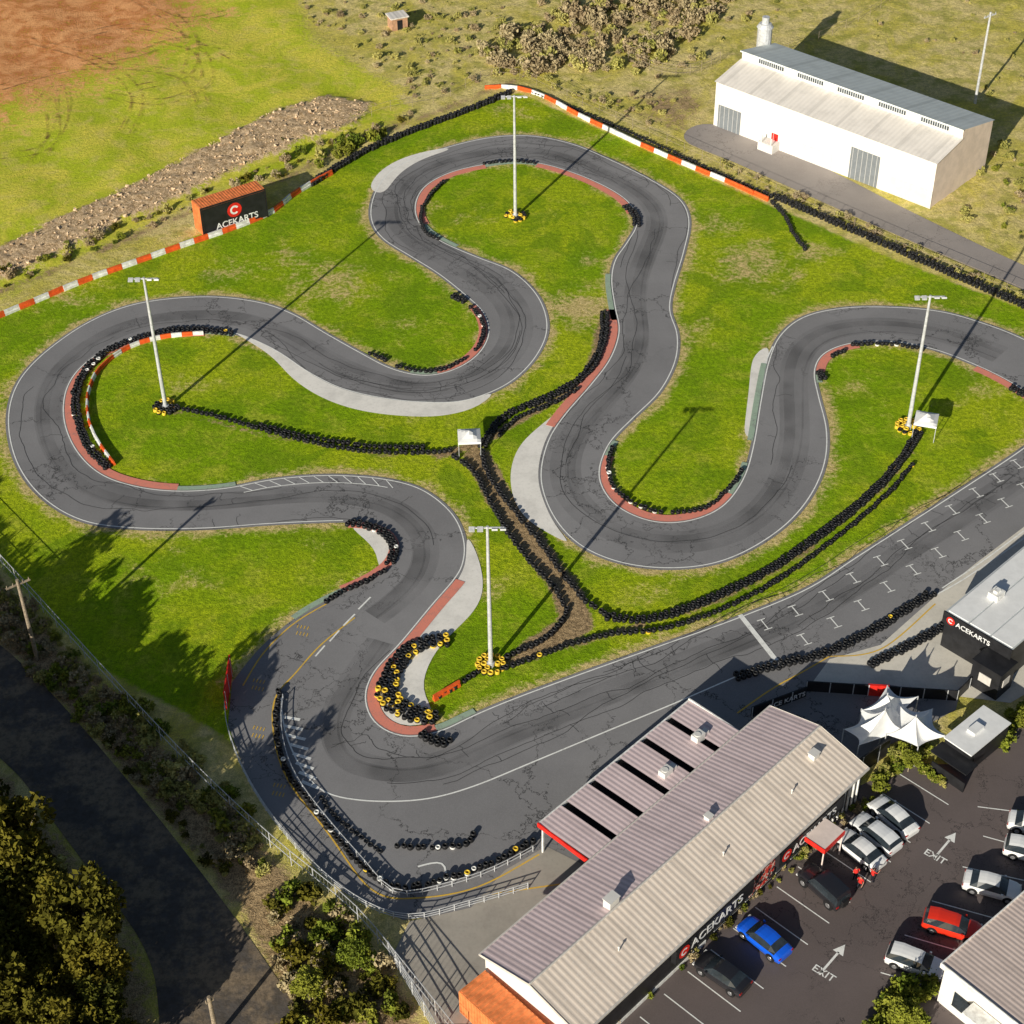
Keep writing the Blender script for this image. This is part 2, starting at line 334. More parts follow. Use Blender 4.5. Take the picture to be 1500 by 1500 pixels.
def lmask(px,wd,soft):
    pts=[(p.x,p.y) for p in PL(px)]; dist=np.full(NV,1e9)
    for (x0,y0),(x1,y1) in zip(pts,pts[1:]):
        dx,dy=x1-x0,y1-y0; t=np.clip(((PX-x0)*dx+(PY-y0)*dy)/(dx*dx+dy*dy+1e-9),0,1)
        dist=np.minimum(dist,np.hypot(PX-x0-t*dx,PY-y0-t*dy))
    return np.clip((wd-dist)/soft*0.5+0.5,0,1)
def blobs(l):
    r=np.zeros(NV)
    for a,b,rad,s_ in l:
        c=P(a,b); r=np.maximum(r,s_*np.exp(-((PX-c.x)**2+(PY-c.y)**2)/(rad*rad)))
    return r
lawn=pmask([(-300,600),(0,462),(160,394),(400,303),(520,226),(640,176),(760,136),(880,190),(1100,288),(1300,376),(1500,453),(1800,580),(1800,760),(1500,850),(1300,1000),(600,1340),(340,1085),(150,980),(0,830),(-200,640)],1.5)
field=pmask([(-600,-300),(380,-200),(460,60),(590,130),(600,160),(480,230),(300,290),(0,440),(-600,600)],4)
red=pmask([(-600,-300),(270,-100),(320,20),(235,85),(125,130),(0,180),(-600,270)],11)
brown=np.maximum.reduce([pmask([(-200,690),(0,845),(150,1000),(420,1270),(600,1440),(660,1560),(470,1560),(330,1320),(160,1110),(0,950),(-200,800)],2)*0.9,
  pmask([(-300,900),(0,1110),(140,1275),(225,1420),(270,1600),(-300,1600)],3)*0.9,
  lmask([(700,670),(730,725),(785,800),(832,868),(846,915),(780,950)],1.5,0.8), lmask([(885,470),(860,560),(700,650),(640,668)],0.7,0.8)*0.9,
  lmask([(1345,640),(1290,715),(1180,805),(1060,875),(930,918),(740,970)],0.6,0.9)*0.85,lmask([(250,602),(400,640),(560,666),(680,660)],0.4,0.9)*0.85,
  lmask([(0,430),(130,375),(260,320),(420,262),(500,215),(640,165),(750,120)],1.2,2)*0.75,
  pmask([(1240,1150),(1290,1180),(900,1520),(800,1560),(850,1480)],1),
  pmask([(940,120),(1040,120),(1060,180),(1010,200),(980,200),(900,175)],4)*0.6])
rub=pmask([(-200,450),(0,362),(100,312),(200,268),(300,215),(400,163),(480,140),(548,152),(520,185),(450,207),(380,238),(260,292),(150,342),(60,388),(0,412),(-200,500)],2.5)
worn=blobs([(850,452,5,.85),(820,300,3,.3),(1100,385,7,.65),(1060,330,4,.55),(1180,370,5,.55),(490,415,7,.6),(430,385,6,.5),(600,480,5,.35),(330,400,5,.5),(700,320,4,.4),(760,400,3,.6),(280,560,4,.4),(420,800,5,.3),(260,850,6,.35),(1440,580,5,.4),(1250,560,4,.35),(700,865,3,.55),(860,650,3,.45),(1030,480,4,.4),(760,165,5,.45),(880,205,5,.35),(560,620,5,.3),(950,860,4,.35),(100,430,6,.5),(240,830,5,.35),(640,300,3,.35),(860,380,3,.5),(1150,400,5,.5),(1300,600,5,.3)])
kd2=kdtree.KDTree(len(ei)+len(eo)); [kd2.insert(p,i) for i,p in enumerate(ei+eo)]; kd2.balance()
edge=np.zeros(NV); sel=np.where((abs(PX)<90)&(PY>70)&(PY<240)&(lawn>0.3))[0]
for i in sel:
    d=kd2.find((PX[i],PY[i],0))[2]
    if d<2.2: edge[i]=max(0,1-d/2.2)
worn=np.maximum(worn,edge*0.85)
Z=np.zeros(NV)
rz=rng.random(NV); Z+=rub*(0.25+0.45*rz)*(rub>0.5)
Z+=0.15*np.sin(PX*0.35)*np.sin(PY*0.29)*field*(1-lawn)*(rub<0.3)
paved=[[(640,1500),(1000,1290),(1300,1000),(1800,700),(1800,1800),(600,1800)],[(560,1330),(800,1200),(1000,1290),(760,1500),(640,1560),(560,1400)],
  [(1000,205),(1022,182),(1080,190),(1200,242),(1330,308),(1480,380),(1700,480),(1700,510),(1465,410),(1330,352),(1180,285),(1080,240)],
  [(-200,790),(0,935),(110,1045),(230,1185),(330,1305),(440,1460),(520,1600),(270,1600),(225,1420),(140,1275),(0,1110),(-200,960)],
  [(334,1000),(334,1062),(363,1142),(418,1222),(500,1305),(590,1348),(780,1312),(700,900)]]
rd=np.zeros(NV)
for q_ in paved: rd=np.maximum(rd,np.clip(pmask(q_,3)*4,0,1))
rough_=(1-np.clip(np.maximum(lawn,field)*2,0,1))*(1-rd)
Z+=rough_*(rng.random(NV)*0.20)*(np.abs(PX)<98)*(PY<285)*(PY>52)
nx,ny=len(xs),len(ys); idx=np.arange(NV).reshape(ny,nx)
Q=np.stack([idx[:-1,:-1],idx[:-1,1:],idx[1:,1:],idx[1:,:-1]],-1).reshape(-1,4)
s=S('ground_cover',0.95,0,0.1)
at1=s.n('ShaderNodeSeparateColor',{0:s.n('ShaderNodeAttribute',attribute_name='ma').outputs['Color']}).outputs
at2=s.n('ShaderNodeSeparateColor',{0:s.n('ShaderNodeAttribute',attribute_name='mb').outputs['Color']}).outputs
n1=s.noise(0.05,3,0.6); n2=s.noise(0.35,4,0.65,None,0.3); n3=s.noise(2.0,4,0.78); n4=s.noise(9,2,0.75); n5=s.noise(0.12,4,0.7,None,0.5)
tex=s.ma('ADD',s.ma('MULTIPLY',n3,0.5),s.ma('MULTIPLY',n4,0.5))
def msk(m,lo=0.4,hi=0.62,k=0.7):
    j=s.ma('ADD',s.ma('MULTIPLY',s.ma('SUBTRACT',n3,0.5),k),s.ma('MULTIPLY',s.ma('SUBTRACT',n2,0.5),k)); return s.ss(s.ma('ADD',m,j),lo,hi)
c=s.mix(s.ss(n5,0.38,0.60),(0.80,0.70,0.13),(1.0,0.82,0.36)); c=s.mix(s.ss(n2,0.47,0.64,0,0.75),c,(0.48,0.48,0.08)); c=s.mix(s.ss(tex,0.42,0.6,0.6,0),c,(0.32,0.27,0.09))
cf=s.mix(s.ss(n5,0.38,0.62),(0.58,0.68,0.03),(0.95,0.82,0.12)); cf=s.mix(s.ss(n2,0.48,0.68,0,.6),cf,(0.94,0.75,0.24)); cf=s.mix(s.ss(tex,0.42,0.6,0.55,0),cf,(0.34,0.38,0.035)); c=s.mix(msk(at2[2],0.4,0.65),c,cf)
cl=s.mix(s.ss(n1,0.40,0.60),(0.34,0.55,0.008),(0.62,0.72,0.02)); cl=s.mix(s.ss(n2,0.46,0.66,0,0.55),cl,(0.72,0.72,0.08)); cl=s.mix(s.ss(n5,0.47,0.60,0,0.7),cl,(0.23,0.40,0.008))
cl=s.mix(s.ss(tex,0.42,0.60,0.75,0),cl,(0.12,0.20,0.006)); c=s.mix(msk(at1[0],0.4,0.6,0.4),c,cl)
c=s.mix(msk(at2[1],0.35,0.85,1.3),c,s.mix(s.ss(tex,0.4,0.6),(0.44,0.34,0.11),(0.88,0.70,0.33)))
c=s.mix(msk(at1[1],0.35,0.9,1.4),c,s.mix(s.ss(n2,0.35,0.65),(0.64,0.23,0.08),(0.94,0.47,0.20)))
c=s.mix(msk(at1[2],0.42,0.68,0.8),c,s.mix(s.ss(tex,0.4,0.6),(0.19,0.13,0.07),(0.62,0.44,0.24)))
c=s.mix(msk(at2[0],0.42,0.66,0.7),c,s.mix(s.ss(tex,0.42,0.58),(0.40,0.26,0.13),(0.92,0.69,0.44)))
s.col(c); s.bump(s.ma('ADD',n3,s.ma('MULTIPLY',n4,0.4)),0.9,0.17)
me=np_mesh('ground',np.stack([PX,PY,Z],-1),Q,None,[s.m])
for nm,(a,b,c_) in (('ma',(lawn,red,brown)),('mb',(rub,worn,field*(1-lawn)))):
    at=me.color_attributes.new(nm,'FLOAT_COLOR','POINT'); at.data.foreach_set('color',np.stack([a,b,c_,np.ones(NV)],-1).astype(np.float32).ravel())
link(bpy.data.objects.new('ground',me))
# wheel tracks in the red paddock
s=S('wheel_ruts',0.95); s.col((0.30,0.17,0.07)); tr=s.n('ShaderNodeBsdfTransparent'); mx=s.n('ShaderNodeMixShader',{0:s.ss(s.noise(0.6,4,0.7),0.4,0.7,0.0,0.6),1:tr.outputs[0],2:s.b.outputs[0]})
s.nt.links.new(mx.outputs[0],s.out.inputs[0])
mb=MB()
for l in ([(60,150),(85,130),(90,180),(60,220),(0,230)],[(230,60),(290,75),(300,120),(240,150),(150,140)],[(100,60),(180,40),(250,50),(330,90)],[(0,130),(120,100),(260,110),(300,160)],[(200,0),(260,30),(330,20)],[(75,160),(78,200),(50,240)],[(120,95),(200,80),(262,60),(330,70)],[(40,60),(140,90),(200,140),(180,200)],[(250,20),(280,60),(270,110),(200,130)]):
    p=spline(PL(l))
    for o in (-0.8,0.8): strip(mb,p,o-0.17,o+0.17,0.16)
mb.obj('wheel_ruts',[s.m])

# ------------------------------------------------------------------ tyres
def stack_template(n=3,seg=10,R_=0.25,h=0.17):
    prof=[]; 
    for k in range(n-1): prof+=[(R_*0.88,k*h),(R_,k*h+h/2)]
    z=(n-1)*h; prof+=[(R_*0.88,z),(R_,z+h*0.5),(R_*0.88,z+h),(R_*0.58,z+h),(R_*0.5,z+h*0.5),(R_*0.5,z*0.3)]
    V=[];Qs=[];lev=[]
    for i,(r,zz) in enumerate(prof):
        for k in range(seg): t=2*math.pi*k/seg; V.append((r*math.cos(t),r*math.sin(t),zz))
    for i in range(len(prof)-1):
        for k in range(seg): Qs.append((i*seg+k,i*seg+(k+1)%seg,(i+1)*seg+(k+1)%seg,(i+1)*seg+k)); lev.append(min(i//2,n-1))
    return np.array(V),np.array(Qs),np.array(lev)
TPL={n:stack_template(n) for n in (1,2,3)}
def tyres(name,pts,yel=0.0,n=3,white=0.0,parent=None,big=1.0):
    V,Qd,lev=TPL[n]; Vs=[];Qs=[];ms=[]; o=0
    for p in pts:
        a=random.uniform(0,6.28); c,s_=math.cos(a),math.sin(a); sc_=random.uniform(0.88,1.10)*big
        tx,ty=random.gauss(0,0.05),random.gauss(0,0.05)
        X=V*sc_; W=np.stack([X[:,0]*c-X[:,1]*s_+p.x+tx*X[:,2],X[:,0]*s_+X[:,1]*c+p.y+ty*X[:,2],X[:,2]+0.02+(p.z if p.z>0 else 0)],-1)
        Vs.append(W); Qs.append(Qd+o); o+=len(V)
        cols=[(1 if random.random()<yel else (2 if random.random()<white else 0)) for _ in range(n)]
        ms.append(np.array([cols[l] for l in lev]))
    me=np_mesh(name,np.concatenate(Vs),np.concatenate(Qs),np.concatenate(ms),[M_RUB,M_TY,M_TW])
    return link(bpy.data.objects.new(name,me),parent)
def twall(px,offs=(0,),yel=0.0,n=2,step=0.55,white=0.0,name='tyre_barrier',big=1.0):
    path=spline(PL(px)); pts=[]
    for o in offs:
        nn=normals(path); pp=resample([p+q*o for p,q in zip(path,nn)],step*big)
        pts+=[p+Vector((random.gauss(0,0.05),random.gauss(0,0.05),0)) for p in pp]
    return tyres(name,pts,yel,n,white,None,big)
D2=(-0.25,0.25)
twall([(262,600),(300,607),(350,621),(400,635),(450,648),(500,658),(560,664),(620,665),(660,662)],(0,)); twall([(380,628),(450,645),(510,655),(560,660),(625,661)],(0.4,),0.0)
twall([(664,670),(692,690),(710,722),(738,772),(773,820),(808,858),(828,890),(824,912),(798,938),(762,955),(737,966)],(0,),0.0,2,.55,0,'tyre_barrier',1.1)
twall([(885,460),(885,490),(874,525),(850,557),(800,585),(750,605),(722,630),(706,658)],D2,0.0)
twall([(706,662),(714,695),(744,738),(790,795),(826,845),(860,884),(893,905)],(0,),0.0,2,.55,0,'tyre_barrier',1.1)
twall([(890,905),(940,910),(1000,895),(1060,870),(1120,840),(1180,800),(1240,755),(1290,710),(1325,668),(1345,635)],D2,0.0,white=.004)
twall([(845,572),(800,597),(760,612),(730,640)],(0,),0.0)
twall([(740,978),(790,960),(830,944),(900,928),(960,923),(1010,910),(1070,886),(1130,854),(1190,813),(1250,766),(1300,721),(1335,680)],(-.2,),0.01)
twall([(158,686),(133,660),(117,625),(111,585),(122,550),(155,517),(210,495),(270,484),(340,490)],D2,0.01,2,.55,.03)
twall([(650,268),(628,290),(616,318),(624,343),(645,352)],(0,),0,2); twall([(710,241),(750,237),(788,241)],(0,),0,2); twall([(916,304),(930,315),(933,332)],D2,0,2)
twall([(665,435),(684,445)],D2,0,2); twall([(690,452),(703,465),(709,488),(697,515)],(0,),0,2,white=0.1); twall([(680,527),(655,541),(620,546),(578,537)],(0,),0,2); twall([(565,529),(538,518)],(0,),0,2)
twall([(900,657),(893,690),(905,718),(935,740),(975,752)],D2[:1],0,2,white=.1); twall([(985,752),(1020,750),(1050,735),(1075,708),(1088,688)],(0,),0,2,white=.12)
twall([(1205,556),(1199,545)],D2,0,2); twall([(1220,523),(1236,515)],(0,),0,2); twall([(1248,507),(1300,505),(1352,513)],(0,),0,2,white=.1); twall([(1482,569),(1520,595),(1530,620)],D2,0,2)
twall([(511,768),(545,773),(570,788),(578,808),(570,830)],D2,0,2,white=.05); twall([(563,838),(530,857),(500,868),(475,886)],(0,),0,2)
twall([(655,940),(620,943),(597,955),(580,975),(566,1000),(562,1022),(580,1040),(610,1050),(642,1055)],(-0.55,0,0.55),0.2,2,big=1.12); twall([(600,965),(580,1000),(590,1030),(640,1048)],(0,),0.4,2,big=1.1)
twall([(620,1077),(632,1088),(660,1090)],(-0.3,.3),0.0,2,big=1.1)
twall([(582,1241),(630,1243),(685,1240),(695,1222)],(0,),0,2,white=.05)
twall([(411,1015),(404,1050),(410,1100),(428,1145),(470,1200),(520,1260),(578,1303),(650,1292),(720,1268),(785,1232)],(0,),0.02,3,white=.04)
twall([(1080,993),(1140,975),(1200,962),(1260,935),(1310,905),(1365,870)],D2,0.01); twall([(1275,975),(1330,948),(1385,918)],D2,0.0)
twall([(455,272),(530,226),(600,195),(680,165),(750,136)],D2,0.0,3); twall([(1130,297),(1150,318),(1163,345),(1180,368)],(0,),0,2)
twall([(1130,290),(1250,342),(1400,408),(1500,452),(1600,500)],(0,0.6),0,3); twall([(760,132),(850,168),(950,212),(1050,258),(1130,292)],(0.5,),0,2)
twall([(470,1170),(500,1205),(560,1250)],(0,),0.0,1); twall([(640,1018),(700,980)],(-0.4,),0.0)
twall([(1395,925),(1435,950)],(-.3,.3),0.1,3); twall([(1405,915),(1445,940)],(0,),0.1,2)
# solid red / white barrier blocks
def rw_barrier(px,h=0.75,th=0.45,step=1.5):
    path=resample(spline(PL(px)),step/6); mbb=MB()
    k=0
    for i in range(0,len(path)-6,6):
        a,b=path[i],path[i+6]; d=(b-a); L=d.length; an=math.atan2(d.y,d.x)
        T=Matrix.Translation(a)@Matrix.Rotation(an+random.gauss(0,.015),4,'Z'); m=1 if (k%2) else 0; k+=1
        if random.random()<.08: m=1-m
        mbb.box(0.02,-th/2,0,L-0.02,th/2,h*0.45,m,T); mbb.box(0.02,-th/4,h*0.452,L-0.02,th/4,h,m,T)
    return mbb.obj('red_white_barrier',[M_BR,M_BW])
rw_barrier([(-60,490),(0,465),(60,440),(130,411),(200,386),(270,361),(340,337),(400,312),(430,287),(492,252)],.65,.4,1.9)
rw_barrier([(710,131),(752,130),(800,145),(850,172),(930,210),(1000,241),(1070,270),(1130,297)],.6,.35,2.3)
rw_barrier([(168,682),(143,647),(129,610),(131,570),(150,538),(190,510),(240,495),(305,490)],0.5,0.3,1.2)
rw_barrier([(635,1027),(670,1006),(712,983)],0.7,0.35,2.9)
# ------------------------------------------------------------------ light poles
def floodlight(b):
    e=empty('floodlight_pole',Matrix.Translation(P(*b)))
    m=MB(); m.cyl((0,0,0),(0,0,0.4),0.35,0.35,12); m.cyl((0,0,0.4),(0,0,8),0.22,0.18,12); m.cyl((0,0,8),(0,0,16.2),0.18,0.12,12)
    m.obj('mast',[M_STEEL],e,False)
    m=MB(); m.box(-1.4,-0.06,16.0,1.4,0.06,16.12)
    for x in (-1.3,-0.6,0.6,1.3):
            T=Matrix.Translation((x,-0.12,16.06))@Matrix.Rotation(-0.35 if x>0 else .35,4,'X'); m.box(-0.24,-0.26,-0.1,0.24,0.2,0.06,0,T)
    m.obj('lamp_heads',[M_STEEL],e)
    pts=[]
    for r,nn in ((0.6,6),(1.15,12)):
        for k in range(nn):
            if random.random()<0.93: t=6.283*k/nn; pts.append(Vector((r*math.cos(t),r*math.sin(t),0)))
    tyres('base_tyres',pts,0.72,2,0,e,1.1)
for b in ((243,598),(755,318),(719,975),(1330,627)): floodlight(b)
def utility(b,h,wood=True,arm=1.1,az=0.6):
    e=empty('utility_pole',Matrix.Translation(P(*b))@Matrix.Rotation(az,4,'Z')); m=MB(); m.cyl((0,0,0),(0,0,h),0.2,0.14,10); m.box(-arm,-0.07,h-0.6,arm,0.07,h-0.45)
    for x in (-arm*.9,-arm*.4,arm*.4,arm*.9): m.cyl((x,0,h-0.45),(x,0,h-0.2),0.05,0.03,6)
    m.obj('pole',[M_WOOD if wood else M_STEEL],e)
utility((55,966),9.6); utility((1428,152),13,False)
utility((318,1520),5,True,0.3)
# ------------------------------------------------------------------ fences
def fence(name,px,h=1.8,rails=3,post=2.5,mat=M_STEEL,r=0.035,mesh=False):
    path=resample(spline(PL(px)),post); m=MB()
    for p in path: m.cyl((p.x,p.y,0),(p.x,p.y,h),r*1.3,r*1.3,6)
    for a,b in zip(path,path[1:]):
        for k in range(rails):
            z=h*(k+1)/rails-0.03; m.cyl((a.x,a.y,z),(b.x,b.y,z),r,r,4,0,False)
        if mesh:
            n=int((b-a).length/0.4)
            for k in range(n):
                q=a.lerp(b,k/n); m.cyl((q.x,q.y,0.05),(q.x,q.y,h),0.008,0.008,3,0,False)
    return m.obj(name,[mat])
fence('perimeter_fence',[(-120,700),(0,828),(60,893),(150,992),(250,1100),(340,1190),(420,1262),(520,1345),(600,1440),(680,1540)],1.9,2,2.6,M_STEEL,0.035,True)
fence('guard_rail',[(332,1000),(332,1062),(362,1142),(417,1224),(500,1306),(590,1348),(680,1330),(775,1302)],0.8,3,1.2,M_STEEL,0.035)
fence('guard_rail',[(415,1025),(412,1060),(420,1108),(440,1152),(480,1205),(530,1262),(580,1312),(650,1302),(722,1278),(785,1245)],0.7,2,1.2,M_STEEL,0.035)
fence('wire_fence',[(470,205),(560,165),(640,150),(740,112),(860,160),(1000,222),(1130,280),(1300,355),(1500,440),(1640,500)],1.5,2,3.0,M_WOOD,0.02)
fence('wire_fence',[(920,92),(960,108),(1010,112),(1060,90)],1.8,3,2.0,M_WOOD,0.025,True)
fence('wire_fence',[(1130,85),(1200,60),(1280,20),(1330,-20)],1.5,2,3.0,M_WOOD,0.02)
fence('yard_gate',[(570,1400),(600,1450),(640,1520)],1.8,4,2.0,M_STEEL,0.04,True)
# ------------------------------------------------------------------ buildings
def frame(o,xp,z=0.0):
    a=Vector((o.x,o.y,z)); d=Vector((xp.x-o.x,xp.y-o.y,0)); L=d.length
    return Matrix.Translation((a.x,a.y,0))@Matrix.Rotation(math.atan2(d.y,d.x),4,'Z'),L
def loc(T,u,v,z): return T.inverted()@P(u,v,z)
def text(s_,parent,T,size,mat,name='lettering',ext=0.01):
    cu=bpy.data.curves.new(name,'FONT'); cu.body=s_; cu.size=size; cu.extrude=ext; cu.align_x='LEFT'; cu.offset=0.012*size; cu.materials.append(mat)
    o=bpy.data.objects.new(name,cu); link(o,parent); o.matrix_local=T; return o
def wallT(x,y,z,dx,n):
    X=Vector(dx).normalized(); Zn=Vector(n).normalized(); Y=Zn.cross(X)
    return Matrix(((X.x,Y.x,Zn.x,x),(X.y,Y.y,Zn.y,y),(X.z,Y.z,Zn.z,z),(0,0,0,1)))
def logo(parent,T,r=0.5):
    m=MB(); n=20; ring=[]
    for k in range(n): t=6.283*k/n; ring.append((r*math.cos(t),r*math.sin(t),0.01))
    m.poly(ring,0)
    for k in range(14):
        t0=0.5+5.0*k/14; t1=0.5+5.0*(k+1)/14
        m.poly([(r*.62*math.cos(t0),r*.62*math.sin(t0),.02),(r*.62*math.cos(t1),r*.62*math.sin(t1),.02),(r*.36*math.cos(t1),r*.36*math.sin(t1),.02),(r*.36*math.cos(t0),r*.36*math.sin(t0),.02)],1)
    o=m.obj('logo_disc',[M_SIGNR,M_SIGNW],parent); o.matrix_local=T
# clubhouse --------------------------------
ze=3.8; zr=5.0
T,L=frame(P(705,1399,ze),P(1130,1035,ze)); c=loc(T,1260,1133,ze); W=-c.y
B=empty('clubhouse',T)
m=MB()
m.poly([(0.2,-0.2,0),(L-.2,-0.2,0),(L-.2,-0.2,ze),(0.2,-0.2,ze)],0)
m.poly([(0.2,-0.2,0),(0.2,-0.2,ze),(0.2,-W/2,zr-.05),(0.2,-W+.2,ze),(0.2,-W+.2,0)],0); m.poly([(L-.2,-0.2,0),(L-.2,-W+.2,0),(L-.2,-W+.2,ze),(L-.2,-W/2,zr-.05),(L-.2,-0.2,ze)],0)
m.poly([(0.2,-W+.2,0),(0.2,-W+.2,ze),(L-.2,-W+.2,ze),(L-.2,-W+.2,0)],1)
m.obj('walls',[M_WALLW,M_BLK],B)
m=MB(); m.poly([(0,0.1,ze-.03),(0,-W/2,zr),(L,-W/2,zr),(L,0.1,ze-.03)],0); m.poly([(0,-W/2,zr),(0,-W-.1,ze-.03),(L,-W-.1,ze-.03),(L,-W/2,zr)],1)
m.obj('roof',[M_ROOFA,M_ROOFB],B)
m=MB(); m.cyl((0,-W/2,zr),(L,-W/2,zr),0.10,0.10,6); m.box(-.06,.1,ze-.2,L+.06,.22,ze,0); m.box(-.06,-W-.22,ze-.2,L+.06,-W-.1,ze,0)
for x in (-0.06,L): 
    m.poly([(x+.03,0.1,ze-.25),(x+.03,-W/2,zr-.2),(x+.03,-W/2,zr+.06),(x+.03,0.1,ze+.03)],0); m.poly([(x+.03,-W/2,zr-.2),(x+.03,-W-.1,ze-.25),(x+.03,-W-.1,ze+.03),(x+.03,-W/2,zr+.06)],0)
m.obj('gutters_and_flashing',[M_DIRTW],B)
m=MB()
for k in range(9):
    x=L*0.45+k*1.9
    m.box(x,-W+.14,0.5,x+1.2,-W+.19,1.7,0); m.box(x-.06,-W+.15,0.44,x+1.26,-W+.185,0.5,1)
m.box(L*.79,-W+.12,0,L*.79+1.8,-W+.18,2.1,0)
for k in range(8): x=L*0.85+k*.62; m.box(x,-W+.06,0,x+.09,-W+.2,ze-.25,1)
m.box(0.2,-W+.13,0,L*0.42,-W+.19,0.4,1)
m.obj('windows',[M_GLASS,M_BW],B)
nrm=(0,-1,0)
for x,sz in ((L*0.31,1.25),(L*0.67,1.15)):
    m=MB(); m.box(x-.4,-W-.28,1.85,x+sz*7,-W+.18,3.4,0); m.obj('sign_board',[M_BLK],B)
    text('ACEKARTS',B,wallT(x+1.35,-W-.31,2.2,(1,0,0),nrm),sz,M_SIGNW,'sign_lettering'); logo(B,wallT(x+.5,-W-.31,2.65,(1,0,0),nrm),0.6)
m=MB()
M_POST=S('poster_print',0.6); q=M_POST.noise(1.6,3,0.6); M_POST.col(M_POST.mix(M_POST.ss(q,0.45,0.55),(0.02,0.02,0.03),M_POST.mix(M_POST.ss(M_POST.noise(4,3),0.5,0.55),(0.8,0.05,0.03),(0.8,0.7,0.6))))
for x in (L*0.57,L*0.615): m.box(x,-W+.1,0.7,x+1.5,-W+.13,3.4,0)
m.obj('posters',[M_POST.m],B)
m=MB()
def unit(x,y,sx,sy,sz,mt=0):
    zz=ze+(zr-ze)*(1-abs(y+W/2)/(W/2)); m.box(x-sx/2,y-sy/2,zz-.15,x+sx/2,y+sy/2,zz+sz,mt); m.box(x-sx/2-.06,y-sy/2-.06,zz+sz+.003,x+sx/2+.06,y+sy/2+.06,zz+sz+.07,mt)
unit(L*.27,-W*.45,1.0,.7,.8); unit(L*.60,-W*.45,.5,.5,.35); unit(L*.92,-W*.65,.7,.6,.45)
for x in (.2,.55,.8): xx=L*x; m.cyl((xx,-W*.75,4),(xx,-W*.75,4.8),.05,.05,8); m.cyl((xx,-W*.75,4.8),(xx,-W*.75,4.9),.11,.05,8)
m.obj('roof_vents',[M_PANEL],B)
p=loc(T,1200,1217,2.8); m=MB(); m.box(p.x-1.3,-W-2.2,2.75,p.x+1.3,-W-.35,2.9,0); m.box(p.x-1.3,-W-2.26,2.45,p.x+1.3,-W-2.2,2.93,1); m.box(p.x-1.36,-W-2.26,2.45,p.x-1.3,-W-.35,2.93,1)
for x in (-1.2,1.2): m.cyl((p.x+x,-W-2.1,0),(p.x+x,-W-2.1,2.75),.06,.06,8)
m.obj('entrance_awning',[M_PINK,M_SIGNR],B)
zc=3.6; a=loc(T,790,1205,zc); b=loc(T,1010,1025,zc)
Cn=empty('pit_garage',T); x0,x1,y1=a.x,b.x,max(a.y,b.y)
m=MB(); npan=6; gap=0.62; pw=(x1-x0-gap*(npan-1))/npan
for k in range(npan):
    xa=x0+k*(pw+gap); m.poly([(xa,0.28,zc+.12),(xa+pw,0.28,zc+.12),(xa+pw,y1,zc-.1),(xa,y1,zc-.1)],0)
    if k: m.box(xa-gap,.28,zc-.42,xa,.9,zc-.3,1)
m.obj('roof_sheets',[M_ROOFA,M_BLK],Cn)
m=MB(); m.box(x0,y1,zc-.5,x1,y1+.12,zc-.08,0); m.box(x0,0.3,zc-.62,x1,y1,zc-.5,1); m.box(x0-.12,0.3,zc-.5,x0,y1+.12,zc-.05,2); m.box(x1,0.3,zc-.4,x1+.12,y1+.12,zc+.05,0)
for k in range(npan+1):
    x=x0+.1+k*(x1-x0-.3)/npan; m.box(x,y1-.3,0,x+.14,y1-.16,zc-.65,0)
m.box(x0+.1,.3,0,x1-.1,.4,zc-.7,1); m.obj('frame',[M_BW,M_BLK,M_SIGNR],Cn)
m=MB()
for x,y in ((x0+(x1-x0)*.84,y1*.40),(x0+(x1-x0)*.58,y1*.30)):
    m.box(x-.5,y-.35,zc-.2,x+.5,y+.35,zc+.6,0); m.box(x+.65,y-.25,zc-.2,x+1.1,y+.25,zc+.35,0); m.cyl((x-.1,y,zc+.6),(x-.1,y,zc+.66),.28,.28,12)
m.obj('air_conditioners',[M_PANEL],Cn)
# warehouse (white) -------------------------
T,L=frame(P(1045,183),P(1362,306)); D=loc(T,1445,250,0).y; Wh=empty('warehouse',T)
zf=6.3; zm=7.4; zk=8.6; zb=6.9; ym=D*0.42
m=MB(); m.poly([(0,0,0),(L,0,0),(L,0,zf),(0,0,zf)],0)
prof=[(0,0),(D,0),(D,zb),(ym,zk),(ym,zm),(0,zf)]
m.poly([(L,y,z) for y,z in prof],1); m.poly([(0,y,z) for y,z in prof[::-1]],0); m.poly([(0,D,0),(0,D,zb),(L,D,zb),(L,D,0)],0); m.poly([(0,ym,zm),(L,ym,zm),(L,ym,zk),(0,ym,zk)],2)
m.obj('walls',[M_WALLW,M_PINK,M_WALLW],Wh)
m=MB(); m.poly([(-.15,-.25,zf-.02),(L+.15,-.25,zf-.02),(L+.15,ym+.02,zm+.03),(-.15,ym+.02,zm+.03)],0); m.poly([(-.15,ym-.3,zk+.08),(L+.15,ym-.3,zk+.08),(L+.15,D+.2,zb+.03),(-.15,D+.2,zb+.03)],1)
m.poly([(-.15,ym-.3,zk+.07),(-.15,ym-.3,zk-.1),(L+.15,ym-.3,zk-.1),(L+.15,ym-.3,zk+.07)],1)
m.obj('roof',[M_ROOFG,M_ROOFW],Wh)
m=MB()
for k in range(5):
    x=L*(0.08+.185*k); m.box(x,ym-.06,zm+.35,x+L*.12,ym-.01,zk-.3,0)
    for j in range(12): m.box(x+L*.01*j,ym-.1,zm+.32,x+L*.01*j+.12,ym-.06,zk-.28,1)
m.obj('clerestory_windows',[M_GLASS,M_DOOR],Wh)
m=MB()
M_RD=basic('grey_roller_door',(.22,.24,.26),.6,0,.1,2)
